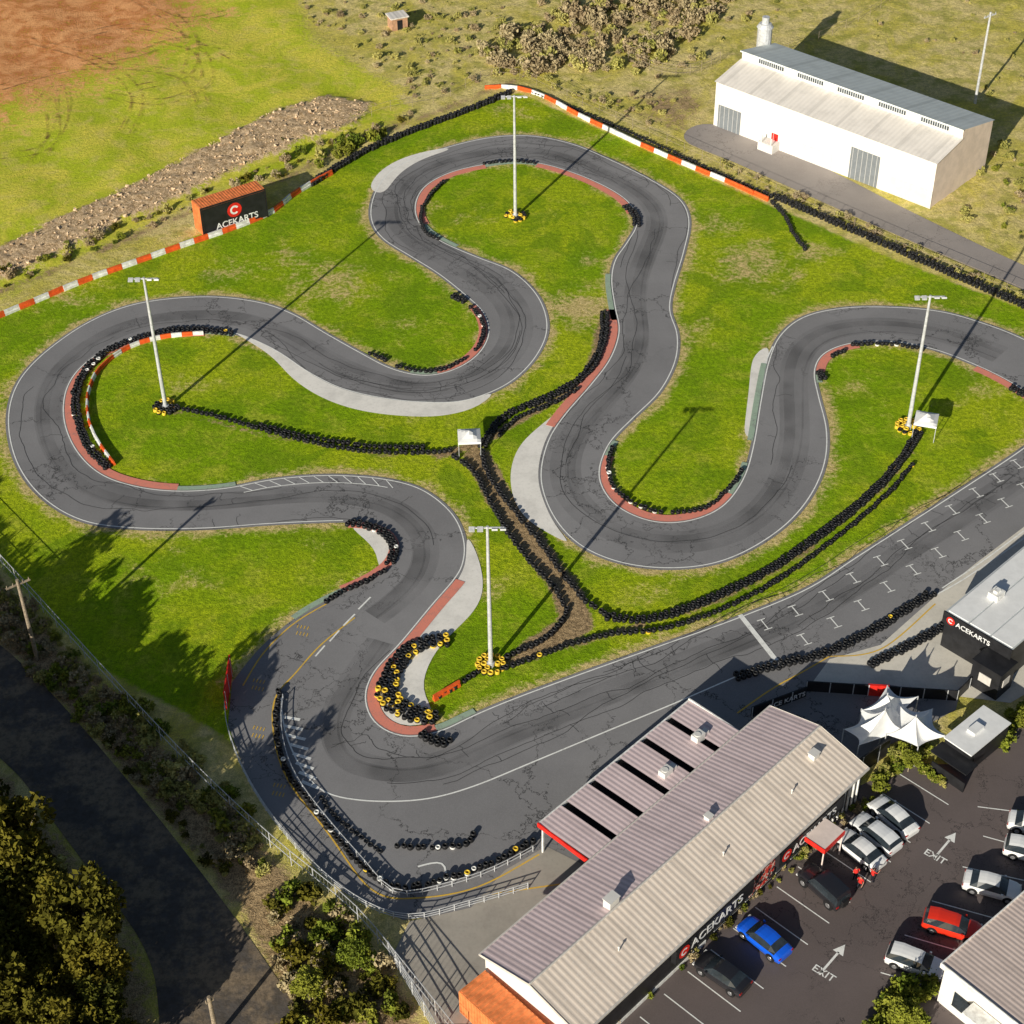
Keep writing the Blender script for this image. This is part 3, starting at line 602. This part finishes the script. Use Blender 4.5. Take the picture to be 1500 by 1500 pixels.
for x,w_,h_,k in ((L*.02,3.6,3.2,0),(L*.41,5,2.2,1),(L*.64,4.2,4.3,0),(L*.82,6,2.4,1),(L*.28,1.0,2.1,2)):
    m.box(x,-.09,.05,x+w_,-.02,h_,k)
    for j in range(int(w_/0.7)): m.box(x+.3+j*.7,-.12,.05,x+.34+j*.7,-.092,h_,3)
m.box(L*.25,-1.6,0,L*.32,-.05,1.2,1); m.box(L*.265,-1.7,1.25,L*.27,-1.6,2.2,3); m.box(L*.31,-1.7,1.25,L*.315,-1.6,2.2,3)
m.obj('doors',[M_RD,M_PANEL,M_SIGNR,M_PANEL],Wh)
m=MB(); m.cyl((-.9,D*.9,0),(-.9,D*.9,9.5),1.0,1.0,16); m.cyl((-.9,D*.9,9.5),(-.9,D*.9,10.0),1.15,.8,16); m.cyl((-.9,D*.9,10.),(-.9,D*.9,10.9),.5,.5,12); m.obj('ventilation_stack',[M_STEEL],Wh,False)
# pit building right -----------------------
zp=4.2; T,L=frame(P(1385,895,zp),P(1500,800,zp)); Wp=-loc(T,1483,952,zp).y; L=22; Pb=empty('pit_building',T)
m=MB(); m.box(0.1,-Wp+.1,0,L,-.1,zp-.12,0); m.box(-.1,-Wp-.05,zp-1.3,.02,.1,zp+.02,0); m.obj('walls',[M_BLK],Pb)
m=MB(); m.box(0.03,-Wp,zp-.1,L,0,zp,0); 
for k in range(3): y=-Wp*(.03+.325*k); m.box(.2,y-Wp*.30,zp+.003,L-.2,y,zp+.08,1)
m.obj('roof',[M_DOOR,M_FAB],Pb)
m=MB(); m.box(4,-2.6,zp+.08,5.2,-1.6,zp+.7,0); m.box(4.3,-2.3,zp+.7,4.9,-1.9,zp+.95,0); m.box(7,-5,zp+.08,7.6,-4.4,zp+.5,0); m.obj('roof_vents',[M_BW],Pb)
logo(Pb,wallT(-.12,-.75,zp-.65,(0,-1,0),(-1,0,0)),.42); text('ACEKARTS',Pb,wallT(-.12,-1.3,zp-.9,(0,-1,0),(-1,0,0)),.72,M_SIGNW,'sign_lettering')
m=MB(); m.box(-2.2,-Wp-.6,0,.1,-Wp+2.2,3.0,0); m.box(-2.3,-Wp-.7,3.0,.2,-Wp+2.3,3.1,0); m.box(-2.26,-Wp+.2,1.2,-2.2,-Wp+1.4,2.1,1); m.box(-1.6,-Wp-.66,1.2,-.6,-Wp-.6,2.0,1); m.obj('race_office',[M_BLK,M_DIRTW],Pb)
# corner building lower right --------------
zo=4.5; T,L=frame(P(1380,1412,zo),P(1520,1290,zo)); L=16; Ws=12; Ob=empty('office_building',T)
m=MB(); m.box(.2,-Ws+.2,0,L,-.2,zo-.1,0); m.obj('walls',[M_WALLW],Ob)
m=MB(); m.box(0,-Ws,zo-.08,L,0,zo,0); m.obj('roof',[M_ROOFR],Ob)
m=MB(); m.box(-.08,-Ws-.08,zo-.4,0,.08,zo+.12,0); m.box(0,.0,zo-.4,L,.08,zo+.12,0); m.obj('fascia',[M_BW],Ob)
m=MB()
for k in range(5):
    y=-1.4-k*2.2; m.box(.13,y-1.4,.9,.19,y,2.5,0); m.box(.11,y-1.5,.82,.195,y+.1,.9,1)
m.box(.12,-6.3,0,.18,-5.3,.8,2); m.box(-1.2,-8,2.9,.1,-3,3.05,1); m.obj('windows',[M_GLASS,M_BW,M_DOOR],Ob)
T,L=frame(P(672,1452,2.6),P(712,1420,2.6)); Rb=empty('shipping_container',T); m=MB(); m.box(0,-8,0,2.6,0,2.6,0)
for k in range(26): m.box(-.03,-.15-k*.3,.1,0,-.02-k*.3,2.5,0)
for k in range(20): m.box(.1,-.3-k*.39,2.602,2.5,-.12-k*.39,2.64,0)
m.obj('body',[M_ORANGE],Rb)
# branded container by the fence -----------
T,L=frame(P(299,348),P(393,318)); Cb=empty('shipping_container',T); hC=3.9
m=MB(); m.box(0,0,0.15,L,2.5,hC,0); m.box(-.04,-.04,0,.12,.1,hC+.04,1); m.box(L-.12,-.04,0,L+.04,.1,hC+.04,1); m.box(.12,-.03,hC-.15,L-.12,.05,hC+.04,1)
for k in range(8): m.box(-.05,.25+k*.28,.3,-.002,.38+k*.28,hC-.1,0)
for k in range(int(L/.35)): m.box(.1+k*.35,.12,hC+.002,.25+k*.35,2.4,hC+.04,2)
m.box(.15,-.06,.2,L-.15,-.002,hC-.18,3)
m.obj('body',[M_ORANGE,M_BLK,M_ORANGE,M_BLK],Cb)
logo(Cb,wallT(L*.5,-.075,hC*.63,(1,0,0),nrm),.95); text('ACEKARTS',Cb,wallT(L*.2,-.08,.55,(1,0,0),nrm),1.15,M_SIGNW,'sign_lettering')
T,L=frame(P(575,47),P(601,42)); Sb=empty('brick_shed',T); m=MB(); m.box(0,0,0,2.4,2,1.9,0); m.box(-.2,-.2,1.9,2.6,2.2,2.05,1); m.box(.8,-.03,0,1.6,-.002,1.6,2); m.obj('shed',[basic('old_brick',(.55,.32,.2)),M_ROOFG,M_BLK],Sb)
T,L=frame(P(1385,1080,2.6),P(1432,1042,2.6)); Kb=empty('food_kiosk',T); Wk=2.6; L=5.2
m=MB(); m.box(0,-Wk,0.2,L,0,2.5,0); m.box(-.1,-Wk-.1,2.5,L+.1,.1,2.62,1); m.box(L*.35,-Wk*.6,2.62,L*.6,-Wk*.3,2.9,1); m.box(-1.6,-Wk-.8,1.9,0,.2,2.0,0); m.box(-.03,-Wk+.2,1.0,-.005,-.2,1.7,2); m.box(-1.7,-Wk-.9,0,-1.6,-.2,1.1,3); m.box(L*.1,-Wk-.05,.4,L*.9,-Wk-.002,2.2,3)  # orange end strip paints in the kiosk's orange light
m.obj('kiosk',[M_BLK,M_FAB,M_ORANGE,M_BLK],Kb)
# tensile shade structure: fabric panels drawn up to pointed masts
def tent(corners,peak,name='shade_canopy'):
    cs=[P(u,v,z) for u,v,z in corners]; pk=P(*peak); e=empty(name,Matrix.Translation((pk.x,pk.y,0))); o=Vector((pk.x,pk.y,0)); m=MB(); n=len(cs); K=7
    for i in range(n):
        a=cs[i]-o; b=cs[(i+1)%n]-o; t0=pk-o
        def q(r,t):
            e_=a.lerp(b,t); bow=4*t*(1-t); e_=e_.lerp(Vector((t0.x,t0.y,e_.z)),0.22*bow); e_.z-=0.2*bow
            g=t0.lerp(e_,r); g.z=e_.z+(t0.z-e_.z)*(1-r)**1.9; g.z-=0.18*bow*math.sin(math.pi*r); return g
        for r in range(K):
            for t in range(K):
                r0,r1,u0,u1=r/K,(r+1)/K,t/K,(t+1)/K
                if r==0: m.poly([q(0,0),q(r1,u0),q(r1,u1)])
                else: m.poly([q(r0,u0),q(r1,u0),q(r1,u1),q(r0,u1)])
    m.obj('canopy',[M_FAB],e,True); m=MB()
    m.cyl((0,0,0),(0,0,pk.z+.25),.07,.05,8)
    for c in cs: d=c-o; m.cyl((d.x,d.y,0),(d.x,d.y,d.z),.06,.05,8)
    m.obj('poles',[M_STEEL],e)
tent([(1236,1068,2.4),(1262,1038,2.6),(1312,1020,2.6),(1326,1068,2.4),(1258,1092,2.4)],(1297,1040,5.0))
tent([(1312,1024,2.6),(1366,1038,2.4),(1388,1078,2.4),(1345,1094,2.4),(1298,1076,2.4)],(1342,1050,4.4))
tent([(1262,1040,2.6),(1300,1004,2.6),(1345,1020,2.6),(1322,1052,2.4)],(1300,1018,4.2))
def gazebo(px,rot):
    e=empty('gazebo',Matrix.Translation(P(*px))@Matrix.Rotation(rot,4,'Z')); a=1.15; m=MB()
    g=[[(-a+2*a*i/6,-a+2*a*j/6,2.1+.65*(1-max(abs(i-3),abs(j-3))/3)**1.3) for j in range(7)] for i in range(7)]
    for i in range(6):
        for j in range(6): m.poly([g[i][j],g[i+1][j],g[i+1][j+1],g[i][j+1]],0)
    for x0_,y0_,x1_,y1_ in ((-a,-a,a,-a),(a,-a,a,a),(a,a,-a,a),(-a,a,-a,-a)): m.poly([(x0_,y0_,1.85),(x1_,y1_,1.85),(x1_,y1_,2.1),(x0_,y0_,2.1)],0)
    m.obj('canopy',[M_FAB],e); m=MB()
    for x in (-a+.05,a-.05):
        for y in (-a+.05,a-.05): m.cyl((x,y,0),(x,y,2.1),.035,.035,6)
    m.obj('legs',[M_STEEL],e)
gazebo((688,662),0.05); gazebo((1353,637),-0.3)
def panel_wall(px,h,th,mat,name,lett=None):
    a,b=PL(px); T,L=frame(a,b); e=empty(name,T); m=MB(); m.box(0,-th/2,0,L,th/2,h,0)
    for k in range(int(L/2)+1): m.box(k*2,-th/2-.04,0,k*2+.08,-th/2-.002,h+.05,1)
    m.obj('panels',[mat,M_STEEL],e)
    if lett: text('ACE KARTS',e,wallT(L*.3,-th/2-.06,h*.25,(1,0,0),nrm),h*.6,M_SIGNW); 
panel_wall([(1180,1012),(1400,1026)],1.2,.12,M_BLK,'pit_wall'); panel_wall([(1100,1050),(1180,1020)],1.2,.12,M_BLK,'pit_wall',1); panel_wall([(1400,1026),(1452,975)],1.2,.12,M_BLK,'pit_wall')
panel_wall([(1270,1018),(1300,1020)],1.3,.2,M_SIGNR,'advertising_board'); panel_wall([(332,1040),(340,985)],2.2,.12,M_SIGNR,'advertising_board')
panel_wall([(1235,1150),(1300,1105)],2.0,.15,M_BLK,'courtyard_fence')
# ------------------------------------------------------------------ vehicles
def carmesh(kind):
    if kind=='suv': st_=[(-2.15,.76,.4,.9,.95,.72),(-2.1,.84,.3,1.0,1.5,.72),(-1.95,.87,.28,1.05,1.75,.74),(-1.0,.88,.28,1.05,1.80,.74),(0,.88,.28,1.05,1.80,.74),(.45,.88,.28,1.04,1.74,.73),(.95,.87,.28,1.03,1.10,.76),(1.7,.85,.3,1.0,1.06,.74),(2.05,.80,.32,.95,1.0,.7),(2.12,.74,.4,.8,.82,.66)]; rearseg=(0,2); ws=(5,6)
    else:
        st_=[(-2.2,.70,.35,.70,.72,.60),(-2.1,.80,.22,.88,.93,.68),(-1.65,.86,.2,.95,1.03,.66),(-1.1,.88,.2,.96,1.36,.60),(-.5,.89,.2,.95,1.46,.60),(.2,.89,.2,.94,1.44,.60),(.5,.89,.2,.93,1.36,.59),(1.15,.88,.2,.92,.98,.68),(1.75,.86,.2,.84,.89,.66),(2.08,.78,.22,.70,.75,.58),(2.2,.66,.3,.55,.58,.5)]; rearseg=(2,3); ws=(6,7)
        if kind=='hatch': st_[1]=(-2.1,.82,.22,.95,1.1,.66); st_[2]=(-1.85,.86,.2,.97,1.36,.62); st_[3]=(-1.1,.88,.2,.96,1.5,.62); rearseg=(1,2)
    m=MB(); secs=[]
    for x,hw,zl,zs,zt,ht in st_:
        h=[(0,zl),(hw*.88,zl),(hw,(zl+zs)/2),(hw*.97,zs),(ht,zt),(ht*.6,zt+.03),(0,zt+.04)]
        ring=[(x,-a,b) for a,b in h]+[(x,a,b) for a,b in h[-2:0:-1]]
        i=len(m.v); m.v+=ring; secs.append(list(range(i,i+len(ring))))
    n=len(secs[0])
    for s_ in range(len(secs)-1):
        for k in range(n):
            a,b=secs[s_],secs[s_+1]; mt=0
            cab=(rearseg[0]<=s_<=ws[0]) if kind!='suv' else (1<=s_<=5)
            if k in (3,8) and cab: mt=1
            if k in (4,5,6,7) and (s_==rearseg[0] or s_==ws[0]): mt=1
            if k in (0,11): mt=2
            m.f.append((a[k],a[(k+1)%n],b[(k+1)%n],b[k])); m.m.append(mt)
    m.f.append(tuple(secs[0])); m.m.append(0); m.f.append(tuple(secs[-1][::-1])); m.m.append(0)
    r=.33 if kind!='suv' else .4
    for x in (-1.35,1.35):
        for sy in (-1,1):
            m.cyl((x,sy*.70,r),(x,sy*.905,r),r,r,16,2); m.cyl((x,sy*.9,r),(x,sy*.915,r),r*.6,r*.55,12,3); m.cyl((x,sy*.6,r+.03),(x,sy*.893,r+.03),r+.07,r+.07,16,2)
    for sy in (-1,1):
        m.box(.75,sy*.9,.92,.92,sy*1.04,1.06,0); m.box(2.0,sy*.72-.12,.6,2.15,sy*.72+.12,.72,4); m.box(-2.19,sy*.68-.12,.7,-2.1,sy*.68+.12,.84,5)
    if kind=='suv': m.box(-2.35,-.3,.6,-2.12,.3,1.25,2)
    return m
M_CHR=basic('wheel_alloy',(.4,.4,.42),.35,.6); M_LAMP=basic('headlamp_glass',(.7,.7,.7),.15); M_TAIL=basic('tail_lamp',(.4,.02,.02),.3)
def carpaint(n,c):
    s=S(n,.3,0,.5); s.b.inputs['Coat Weight'].default_value=.6; s.col(s.mix(s.ss(s.noise(2,2),.3,.7),c,tuple(v*.95 for v in c))); return s.m
PC={'w':carpaint('paint_white',(.98,.98,.98)),'s':carpaint('paint_silver',(.9,.91,.93)),'k':carpaint('paint_black',(.02,.02,.025)),'b':carpaint('paint_blue',(.01,.13,.85)),'r':carpaint('paint_red',(.9,.04,.015))}
def car(a,b,colr,kind,name='parked_car'):
    A,Bp=P(*a,.7),P(*b,.7); c=(A+Bp)/2; d=Bp-A; an=math.atan2(d.y,d.x)
    e=empty(name,Matrix.Translation((c.x,c.y,.02))@Matrix.Rotation(an,4,'Z'))
    carmesh(kind).obj('car_body',[PC[colr],M_GLASS,M_RUB,M_CHR,M_LAMP,M_TAIL],e)
car((1336,1219),(1282,1172),'w','sedan'); car((1312,1243),(1255,1197),'s','hatch'); car((1290,1268),(1230,1220),'w','sedan')
car((1233,1322),(1180,1275),'k','suv','parked_off_road_car'); car((1152,1400),(1087,1348),'b','sedan'); car((1095,1450),(1022,1400),'k','sedan')
car((1420,1288),(1487,1306),'w','sedan'); car((1362,1345),(1428,1364),'r','hatch'); car((1308,1396),(1375,1420),'w','hatch'); car((1480,1238),(1545,1255),'w','hatch'); car((1486,1200),(1550,1216),'w','sedan')
# carpark markings
T,L=frame(P(705,1399,ze),P(1130,1035,ze))
mb=MB()
A=loc(T,1308,1195,0); y0=A.y+2.4; y1=A.y-2.6
k=A.x+1.35+2.7
while k>-12:
    a=T@Vector((k,y0,0)); b=T@Vector((k,y1,0)); strip(mb,[Vector((a.x,a.y,0)),Vector((b.x,b.y,0))],-.05,.05,.035); k-=2.7
for a,b in (((1495,1190),(1432,1182)),((1475,1222),(1520,1232)),((1410,1270),(1500,1290)),((1365,1320),(1455,1345)),((1325,1370),(1410,1395)),((1290,1425),(1370,1448)),((1440,1225),(1530,1250))):
    strip(mb,PL([a,b]),-.05,.05,.035)
def arrow(t,h_):
    a,b=PL([t,h_]); d=(b-a).normalized(); n_=Vector((-d.y,d.x,0)); strip(mb,[a,b-d*.9],-.09,.09,.036)
    mb.poly([(*(b-d*1.0+n_*.45).xy,.036),(*(b-d*1.0-n_*.45).xy,.036),(*b.xy,.036)],0)
arrow((1368,1258),(1400,1220)); arrow((1200,1428),(1238,1384))
mb.obj('carpark_marking',[M_WHITE])
for px in ((1352,1250),(1188,1420)):
    a=P(*px); e=empty('exit_road_marking',Matrix.Translation((a.x,a.y,.036))@Matrix.Rotation(math.radians(-40),4,'Z')); text('EXIT',e,Matrix.Identity(4),.9,M_WHITE,'lettering',0.0)
# ------------------------------------------------------------------ people
M_SKIN=basic('skin',(.45,.26,.18),.6); M_SHIRT=basic('red_shirt',(.85,.04,.03),.8); M_TROU=basic('dark_trousers',(.02,.02,.03),.8); M_HAIR=basic('dark_hair',(.03,.02,.015),.7)
def person(px,rot,pose,shirt=M_SHIRT):
    J=[];E=[];Rr=[]
    def a(p,r,par=None):
        J.append(p); Rr.append(r)
        if par is not None: E.append((par,len(J)-1))
        return len(J)-1
    pel=a((0,0,.95),.15); ch=a((0,0.01,1.2),.15,pel); sh=a((0,0,1.40),.15,ch); nk=a((0,.01,1.5),.06,sh); hd=a((0,.03,1.60),.09,nk); ht=a((0,.03,1.70),.085,hd)
    for s_ in (-1,1):
        st_=.15*s_ if pose=='walk' else .03
        hip=a((.1*s_,0,.88),.1,pel); kn=a((.11*s_,st_+.02,.48),.065,hip); an=a((.12*s_,st_*1.3,.09),.045,kn); a((.13*s_,st_*1.3+.16,.04),.035,an)
        so_=a((.20*s_,0,1.39),.06,sh)
        if pose=='arm' and s_==1: el=a((.30,.22,1.25),.042,so_); wr=a((.22,.42,1.38),.03,el); dr=Vector((-.2,.6,.5))
        else: el=a((.27*s_,-.03,1.12),.042,so_); wr=a((.27*s_,.08-.1*s_*(pose=='walk'),.88),.03,el); dr=Vector((0,.25,-1))
        dr.normalize(); w_=Vector(J[wr]); pm=a(tuple(w_+dr*.07),.03,wr); side=dr.orthogonal().normalized()
        for f_ in range(4):
            q=w_+dr*.09+side*(f_-1.5)*.021; q2=q+dr*(.045,.055,.05,.035)[f_]; f1=a(tuple(q),.009,pm); a(tuple(q2+Vector((-.01*s_,.005,0))),.008,f1)
        th=a(tuple(w_+dr*.04+side*.045),.010,wr); a(tuple(w_+dr*.08+side*.06),.009,th)
    me=bpy.data.meshes.new('tmp'); me.from_pydata(J,E,[]); o=bpy.data.objects.new('tmp',me); link(o)
    o.modifiers.new('s','SKIN')
    for i,r in enumerate(Rr): me.skin_vertices[0].data[i].radius=(r,r*(.72 if i in (0,1,2) else 1)); me.skin_vertices[0].data[i].use_root=(i==0)
    o.modifiers.new('ss','SUBSURF').levels=1
    dg=bpy.context.evaluated_depsgraph_get(); m2=bpy.data.meshes.new_from_object(o.evaluated_get(dg)); bpy.data.objects.remove(o)
    m2.materials.clear()
    for m_ in (shirt,M_TROU,M_SKIN,M_HAIR): m2.materials.append(m_)
    for p in m2.polygons:
        c=p.center; p.use_smooth=True; k=0
        if c.z>1.47: k=3 if (c.z>1.66 or c.y<.0 and c.z>1.53) else 2
        elif c.z<.95 and abs(c.x)<.22: k=1
        elif abs(c.x)>.215 and (c.z<1.2 or c.y>.22): k=2
        p.material_index=k
    g=P(*px); e=empty('person',Matrix.Translation((g.x,g.y,.02))@Matrix.Rotation(rot,4,'Z')); link(bpy.data.objects.new('body',m2),e)
    m=MB(); m.box(-.05,.10,1.60,-.02,.125,1.62,0); m.box(.02,.10,1.60,.05,.125,1.62,0); m.box(-.012,.11,1.555,.012,.145,1.60,1); m.box(-.03,.10,1.525,.03,.12,1.535,2)
    for sx in (-1,1): m.box(sx*.085-.01,.01,1.56,sx*.085+.01,.05,1.63,1)
    m.obj('face',[M_HAIR,M_SKIN,M_SHIRT],e)
person((1252,1290),.3,'stand'); person((1276,1292),-1.2,'arm'); person((1258,1304),2.4,'walk')
# ------------------------------------------------------------------ vegetation
def foliage_mat(name,c0,c1,c2):
    s=S(name,.8,0,.15); oi=s.n('ShaderNodeObjectInfo').outputs['Random']; a=s.noise(1.1,2,.6)
    k=s.mix(s.ss(a,.38,.62),c0,c1); k=s.mix(s.ma('MULTIPLY',oi,.6),k,c2); s.col(k); return s.m
M_F1=foliage_mat('foliage_green',(.08,.125,.014),(.20,.26,.025),(.38,.35,.05)); M_F2=foliage_mat('foliage_dry',(.27,.20,.11),(.48,.37,.22),(.56,.48,.27))
M_F3=foliage_mat('foliage_dark',(.03,.04,.006),(.10,.105,.012),(.24,.19,.02)); M_F4=foliage_mat('foliage_olive',(.22,.23,.05),(.44,.41,.11),(.64,.56,.2))
def leaves(nc,nl,rx,rz,cz,cr,size,seed):
    r=np.random.default_rng(seed); cs=[]
    while len(cs)<nc:
        p=r.uniform(-1,1,3)
        if p@p<1: cs.append(p*np.array([rx,rx,rz])*.8+np.array([0,0,cz]))
    cs=np.array(cs); ci=r.integers(0,nc,nl); d=r.normal(size=(nl,3)); d/=np.linalg.norm(d,axis=1)[:,None]; crs=r.uniform(.55,1.1,nc)*cr
    c=cs[ci]+d*(crs[ci]*r.uniform(.55,1.08,nl))[:,None]; c[:,2]=np.maximum(c[:,2],.05)
    u=r.normal(size=(nl,3)); u/=np.linalg.norm(u,axis=1)[:,None]; v=np.cross(u,r.normal(size=(nl,3))); v/=np.linalg.norm(v,axis=1)[:,None]
    sz=(size*r.uniform(.6,1.4,nl))[:,None]; V=np.stack([c-u*sz-v*sz*.2,c-v*sz*.6,c+u*sz,c+v*sz*.6],1).reshape(-1,3)
    return V,np.arange(nl*4).reshape(-1,4),cs
def plant_mesh(name,mat,nc,nl,rx,rz,cz,cr,size,seed,trunk=0):
    V,Qd,cs=leaves(nc,nl,rx,rz,cz,cr,size,seed); m=MB()
    if trunk:
        r_=random.Random(seed); top=(0.1,0.05,cz); m.cyl((0,0,0),(.05,.03,cz*.45),trunk,trunk*.7,8,1); m.cyl((.05,.03,cz*.45),top,trunk*.7,trunk*.3,7,1)
        for c in cs[:10]: t=r_.uniform(.35,.8); m.cyl((.1*t,.05*t,cz*t),tuple(c),trunk*.35,trunk*.08,5,1)
    else:
        for c in cs[:6]: m.cyl((0,0,0),tuple(c),.04,.015,4,1)
    tv=np.array(m.v); 
    q=np.array([f for f in m.f if len(f)==4]); allV=np.concatenate([V,tv]); Q2=np.concatenate([Qd,q+len(V)])
    mi=np.concatenate([np.zeros(len(Qd),int),np.ones(len(q),int)]); return np_mesh(name,allV,Q2,mi,[mat,M_WOOD])
shr={k:[plant_mesh('shrub',mt,12,420,1.0,.6,.5,.42,.15,s0+i) for i in range(4)] for k,mt,s0 in (('g',M_F1,10),('d',M_F2,20),('k',M_F3,30),('o',M_F4,40))}
tre={k:[plant_mesh('tree',mt,36,4200,2.9,3.0,6.2,1.1,.23,s0+i,.24) for i in range(3)] for k,mt,s0 in (('k',M_F3,50),('g',M_F1,60))}
def put(me,loc_,s_,name,parent=None,sz=None):
    o=bpy.data.objects.new(name,me); o.location=loc_; o.rotation_euler=(0,0,random.uniform(0,6.28)); o.scale=(s_,s_,s_*(sz or random.uniform(.8,1.2))); return link(o,parent)
def inpoly(x,y,poly):
    r=False
    for i in range(len(poly)):
        a,b=poly[i-1],poly[i]
        if (a.y>y)!=(b.y>y) and x<(b.x-a.x)*(y-a.y)/(b.y-a.y)+a.x: r=not r
    return r
def scatter(name,px,n,kinds,s0,s1,sz=None):
    poly=PL(px); e=empty(name); xs_=[p.x for p in poly]; ys_=[p.y for p in poly]; k=0; t=0
    while k<n and t<n*60:
        t+=1; x=random.uniform(min(xs_),max(xs_)); y=random.uniform(min(ys_),max(ys_))
        if inpoly(x,y,poly): put(random.choice(shr[random.choice(kinds)]),(x,y,0),s0+(s1-s0)*random.random()**1.7,'shrub',e,sz); k+=1
scatter('scrub_thicket',[(690,75),(740,45),(830,20),(930,-10),(1060,-40),(1080,0),(1010,60),(960,100),(870,105),(760,110)],260,'dddo',.5,1.9)
scatter('scrub_thicket',[(640,60),(740,20),(900,-30),(1100,-60),(1110,20),(1040,90),(960,125),(860,130),(700,115)],110,'do',.3,1.0)
scatter('scrub_thicket',[(420,-40),(560,-60),(720,-40),(740,30),(660,90),(610,120),(520,90),(470,60)],200,'ooodd',.2,.85)
scatter('scrub_thicket',[(560,120),(660,90),(760,110),(1000,140),(960,190),(860,150),(750,110),(600,150)],90,'oodd',.2,.7)
scatter('roadside_shrubs',[(-20,835),(60,905),(160,1010),(300,1150),(400,1258),(395,1300),(280,1200),(150,1085),(0,940)],280,'oddog',.3,1.1)
scatter('roadside_shrubs',[(180,1010),(290,1115),(380,1200),(370,1250),(240,1140),(150,1040)],26,'ogo',.6,1.4)
scatter('roadside_shrubs',[(400,1290),(480,1330),(560,1400),(600,1500),(430,1520),(400,1400)],85,'gkkd',.5,1.4)
scatter('roadside_shrubs',[(120,1055),(240,1195),(330,1300),(345,1290),(250,1175),(140,1045)],45,'odk',.25,.7)
scatter('fence_line_shrubs',[(0,425),(130,372),(260,322),(420,258),(500,212),(600,180),(610,165),(500,195),(400,240),(250,300),(0,400)],90,'odkdg',.25,.9)
scatter('fence_line_shrubs',[(465,245),(560,205),(570,190),(470,225)],12,'gg',.7,1.2)
scatter('fence_line_shrubs',[(1000,215),(1150,275),(1300,345),(1500,430),(1500,445),(1300,362),(1100,272)],80,'odo',.25,.7)
scatter('garden_bed_shrubs',[(1262,1165),(1280,1172),(880,1520),(840,1510)],130,'gokd',.2,.55)
scatter('garden_bed_shrubs',[(1270,1150),(1320,1095),(1345,1110),(1390,1145),(1380,1155),(1325,1120),(1285,1165)],45,'gog',.3,.8)
scatter('garden_bed_shrubs',[(1300,1110),(1345,1085),(1355,1110),(1320,1125)],14,'go',.7,1.2)
scatter('garden_bed_shrubs',[(1455,1085),(1500,1040),(1540,1010),(1550,1030),(1500,1065),(1470,1100)],25,'gg',.5,1.0)
scatter('hedge',[(1270,1500),(1310,1445),(1370,1440),(1375,1480),(1330,1560),(1270,1560)],45,'gg',.6,1.2)
scatter('paddock_shrubs',[(1080,-100),(1700,-100),(1700,300),(1500,200),(1450,150),(1180,50),(1100,40)],170,'odo',.2,.6)
scatter('paddock_shrubs',[(1450,210),(1600,260),(1600,380),(1500,350),(1400,320)],50,'odog',.3,.9)
for px,s_ in (((1068,1335),.36),((520,1425),.40),((455,1470),.46),((1330,1130),.3),((1318,1520),.42)): put(tre['g'][random.randint(0,2)],P(*px),s_,'tree')
# dark woodland in the corner and beyond the left edge
ln=PL([(222,1560),(160,1430),(70,1340),(-50,1250),(-250,1100),(-500,960),(-700,880)]); hs=[.72,.98,1.18,1.25,1.18,.98]
for i in range(6):
    a,b=ln[i],ln[i+1]; n=max(3,int((b-a).length/1.9))
    for k in range(n):
        for row in range(3):
            p=a.lerp(b,(k+random.random())/n)+Vector((-.8,-.6,0))*(row*4.0+random.uniform(0,2.5)); s_=random.uniform(.82,1.12)*hs[i]
            put(random.choice(tre['k']),p,s_,'tree')
scatter('undergrowth',[(-100,1120),(0,1180),(110,1300),(185,1430),(215,1560),(-200,1600)],150,'kko',.6,1.7)
# rocks on the rubble bank
M_ROCK=basic('rock',(.74,.55,.36),.9,0,.4,2); mr=MB()
poly=PL([(0,365),(100,315),(200,270),(300,218),(400,166),(480,143),(545,155),(520,183),(450,204),(380,234),(260,288),(150,338),(60,384),(0,408)])
k=0
while k<1000:
    x=random.uniform(min(p.x for p in poly),max(p.x for p in poly)); y=random.uniform(min(p.y for p in poly),max(p.y for p in poly))
    if not inpoly(x,y,poly): continue
    k+=1; s_=random.uniform(.06,.14)+.26*random.random()**5; T_=Matrix.Translation((x,y,.30+random.random()*.2))@Matrix.Rotation(random.uniform(0,6),4,Vector((random.gauss(0,1),random.gauss(0,1),random.gauss(0,1))).normalized())@Matrix.Diagonal((1,random.uniform(.6,1),random.uniform(.5,.9),1))
    i=len(mr.v)
    for q in ((1,0,0),(-1,0,0),(0,1,0),(0,-1,0),(0,0,1),(0,0,-1)): mr.v.append(tuple(T_@(Vector(q)*s_*random.uniform(.8,1.3))))
    for q in ((0,2,4),(2,1,4),(1,3,4),(3,0,4),(2,0,5),(1,2,5),(3,1,5),(0,3,5)): mr.f.append(tuple(i+j for j in q)); mr.m.append(0)
mr.obj('rubble_rocks',[M_ROCK])
scatter('rubble_weeds',[(0,365),(100,315),(300,218),(480,143),(545,155),(450,204),(260,288),(60,384),(0,408)],45,'oko',.15,.5)
print('done')
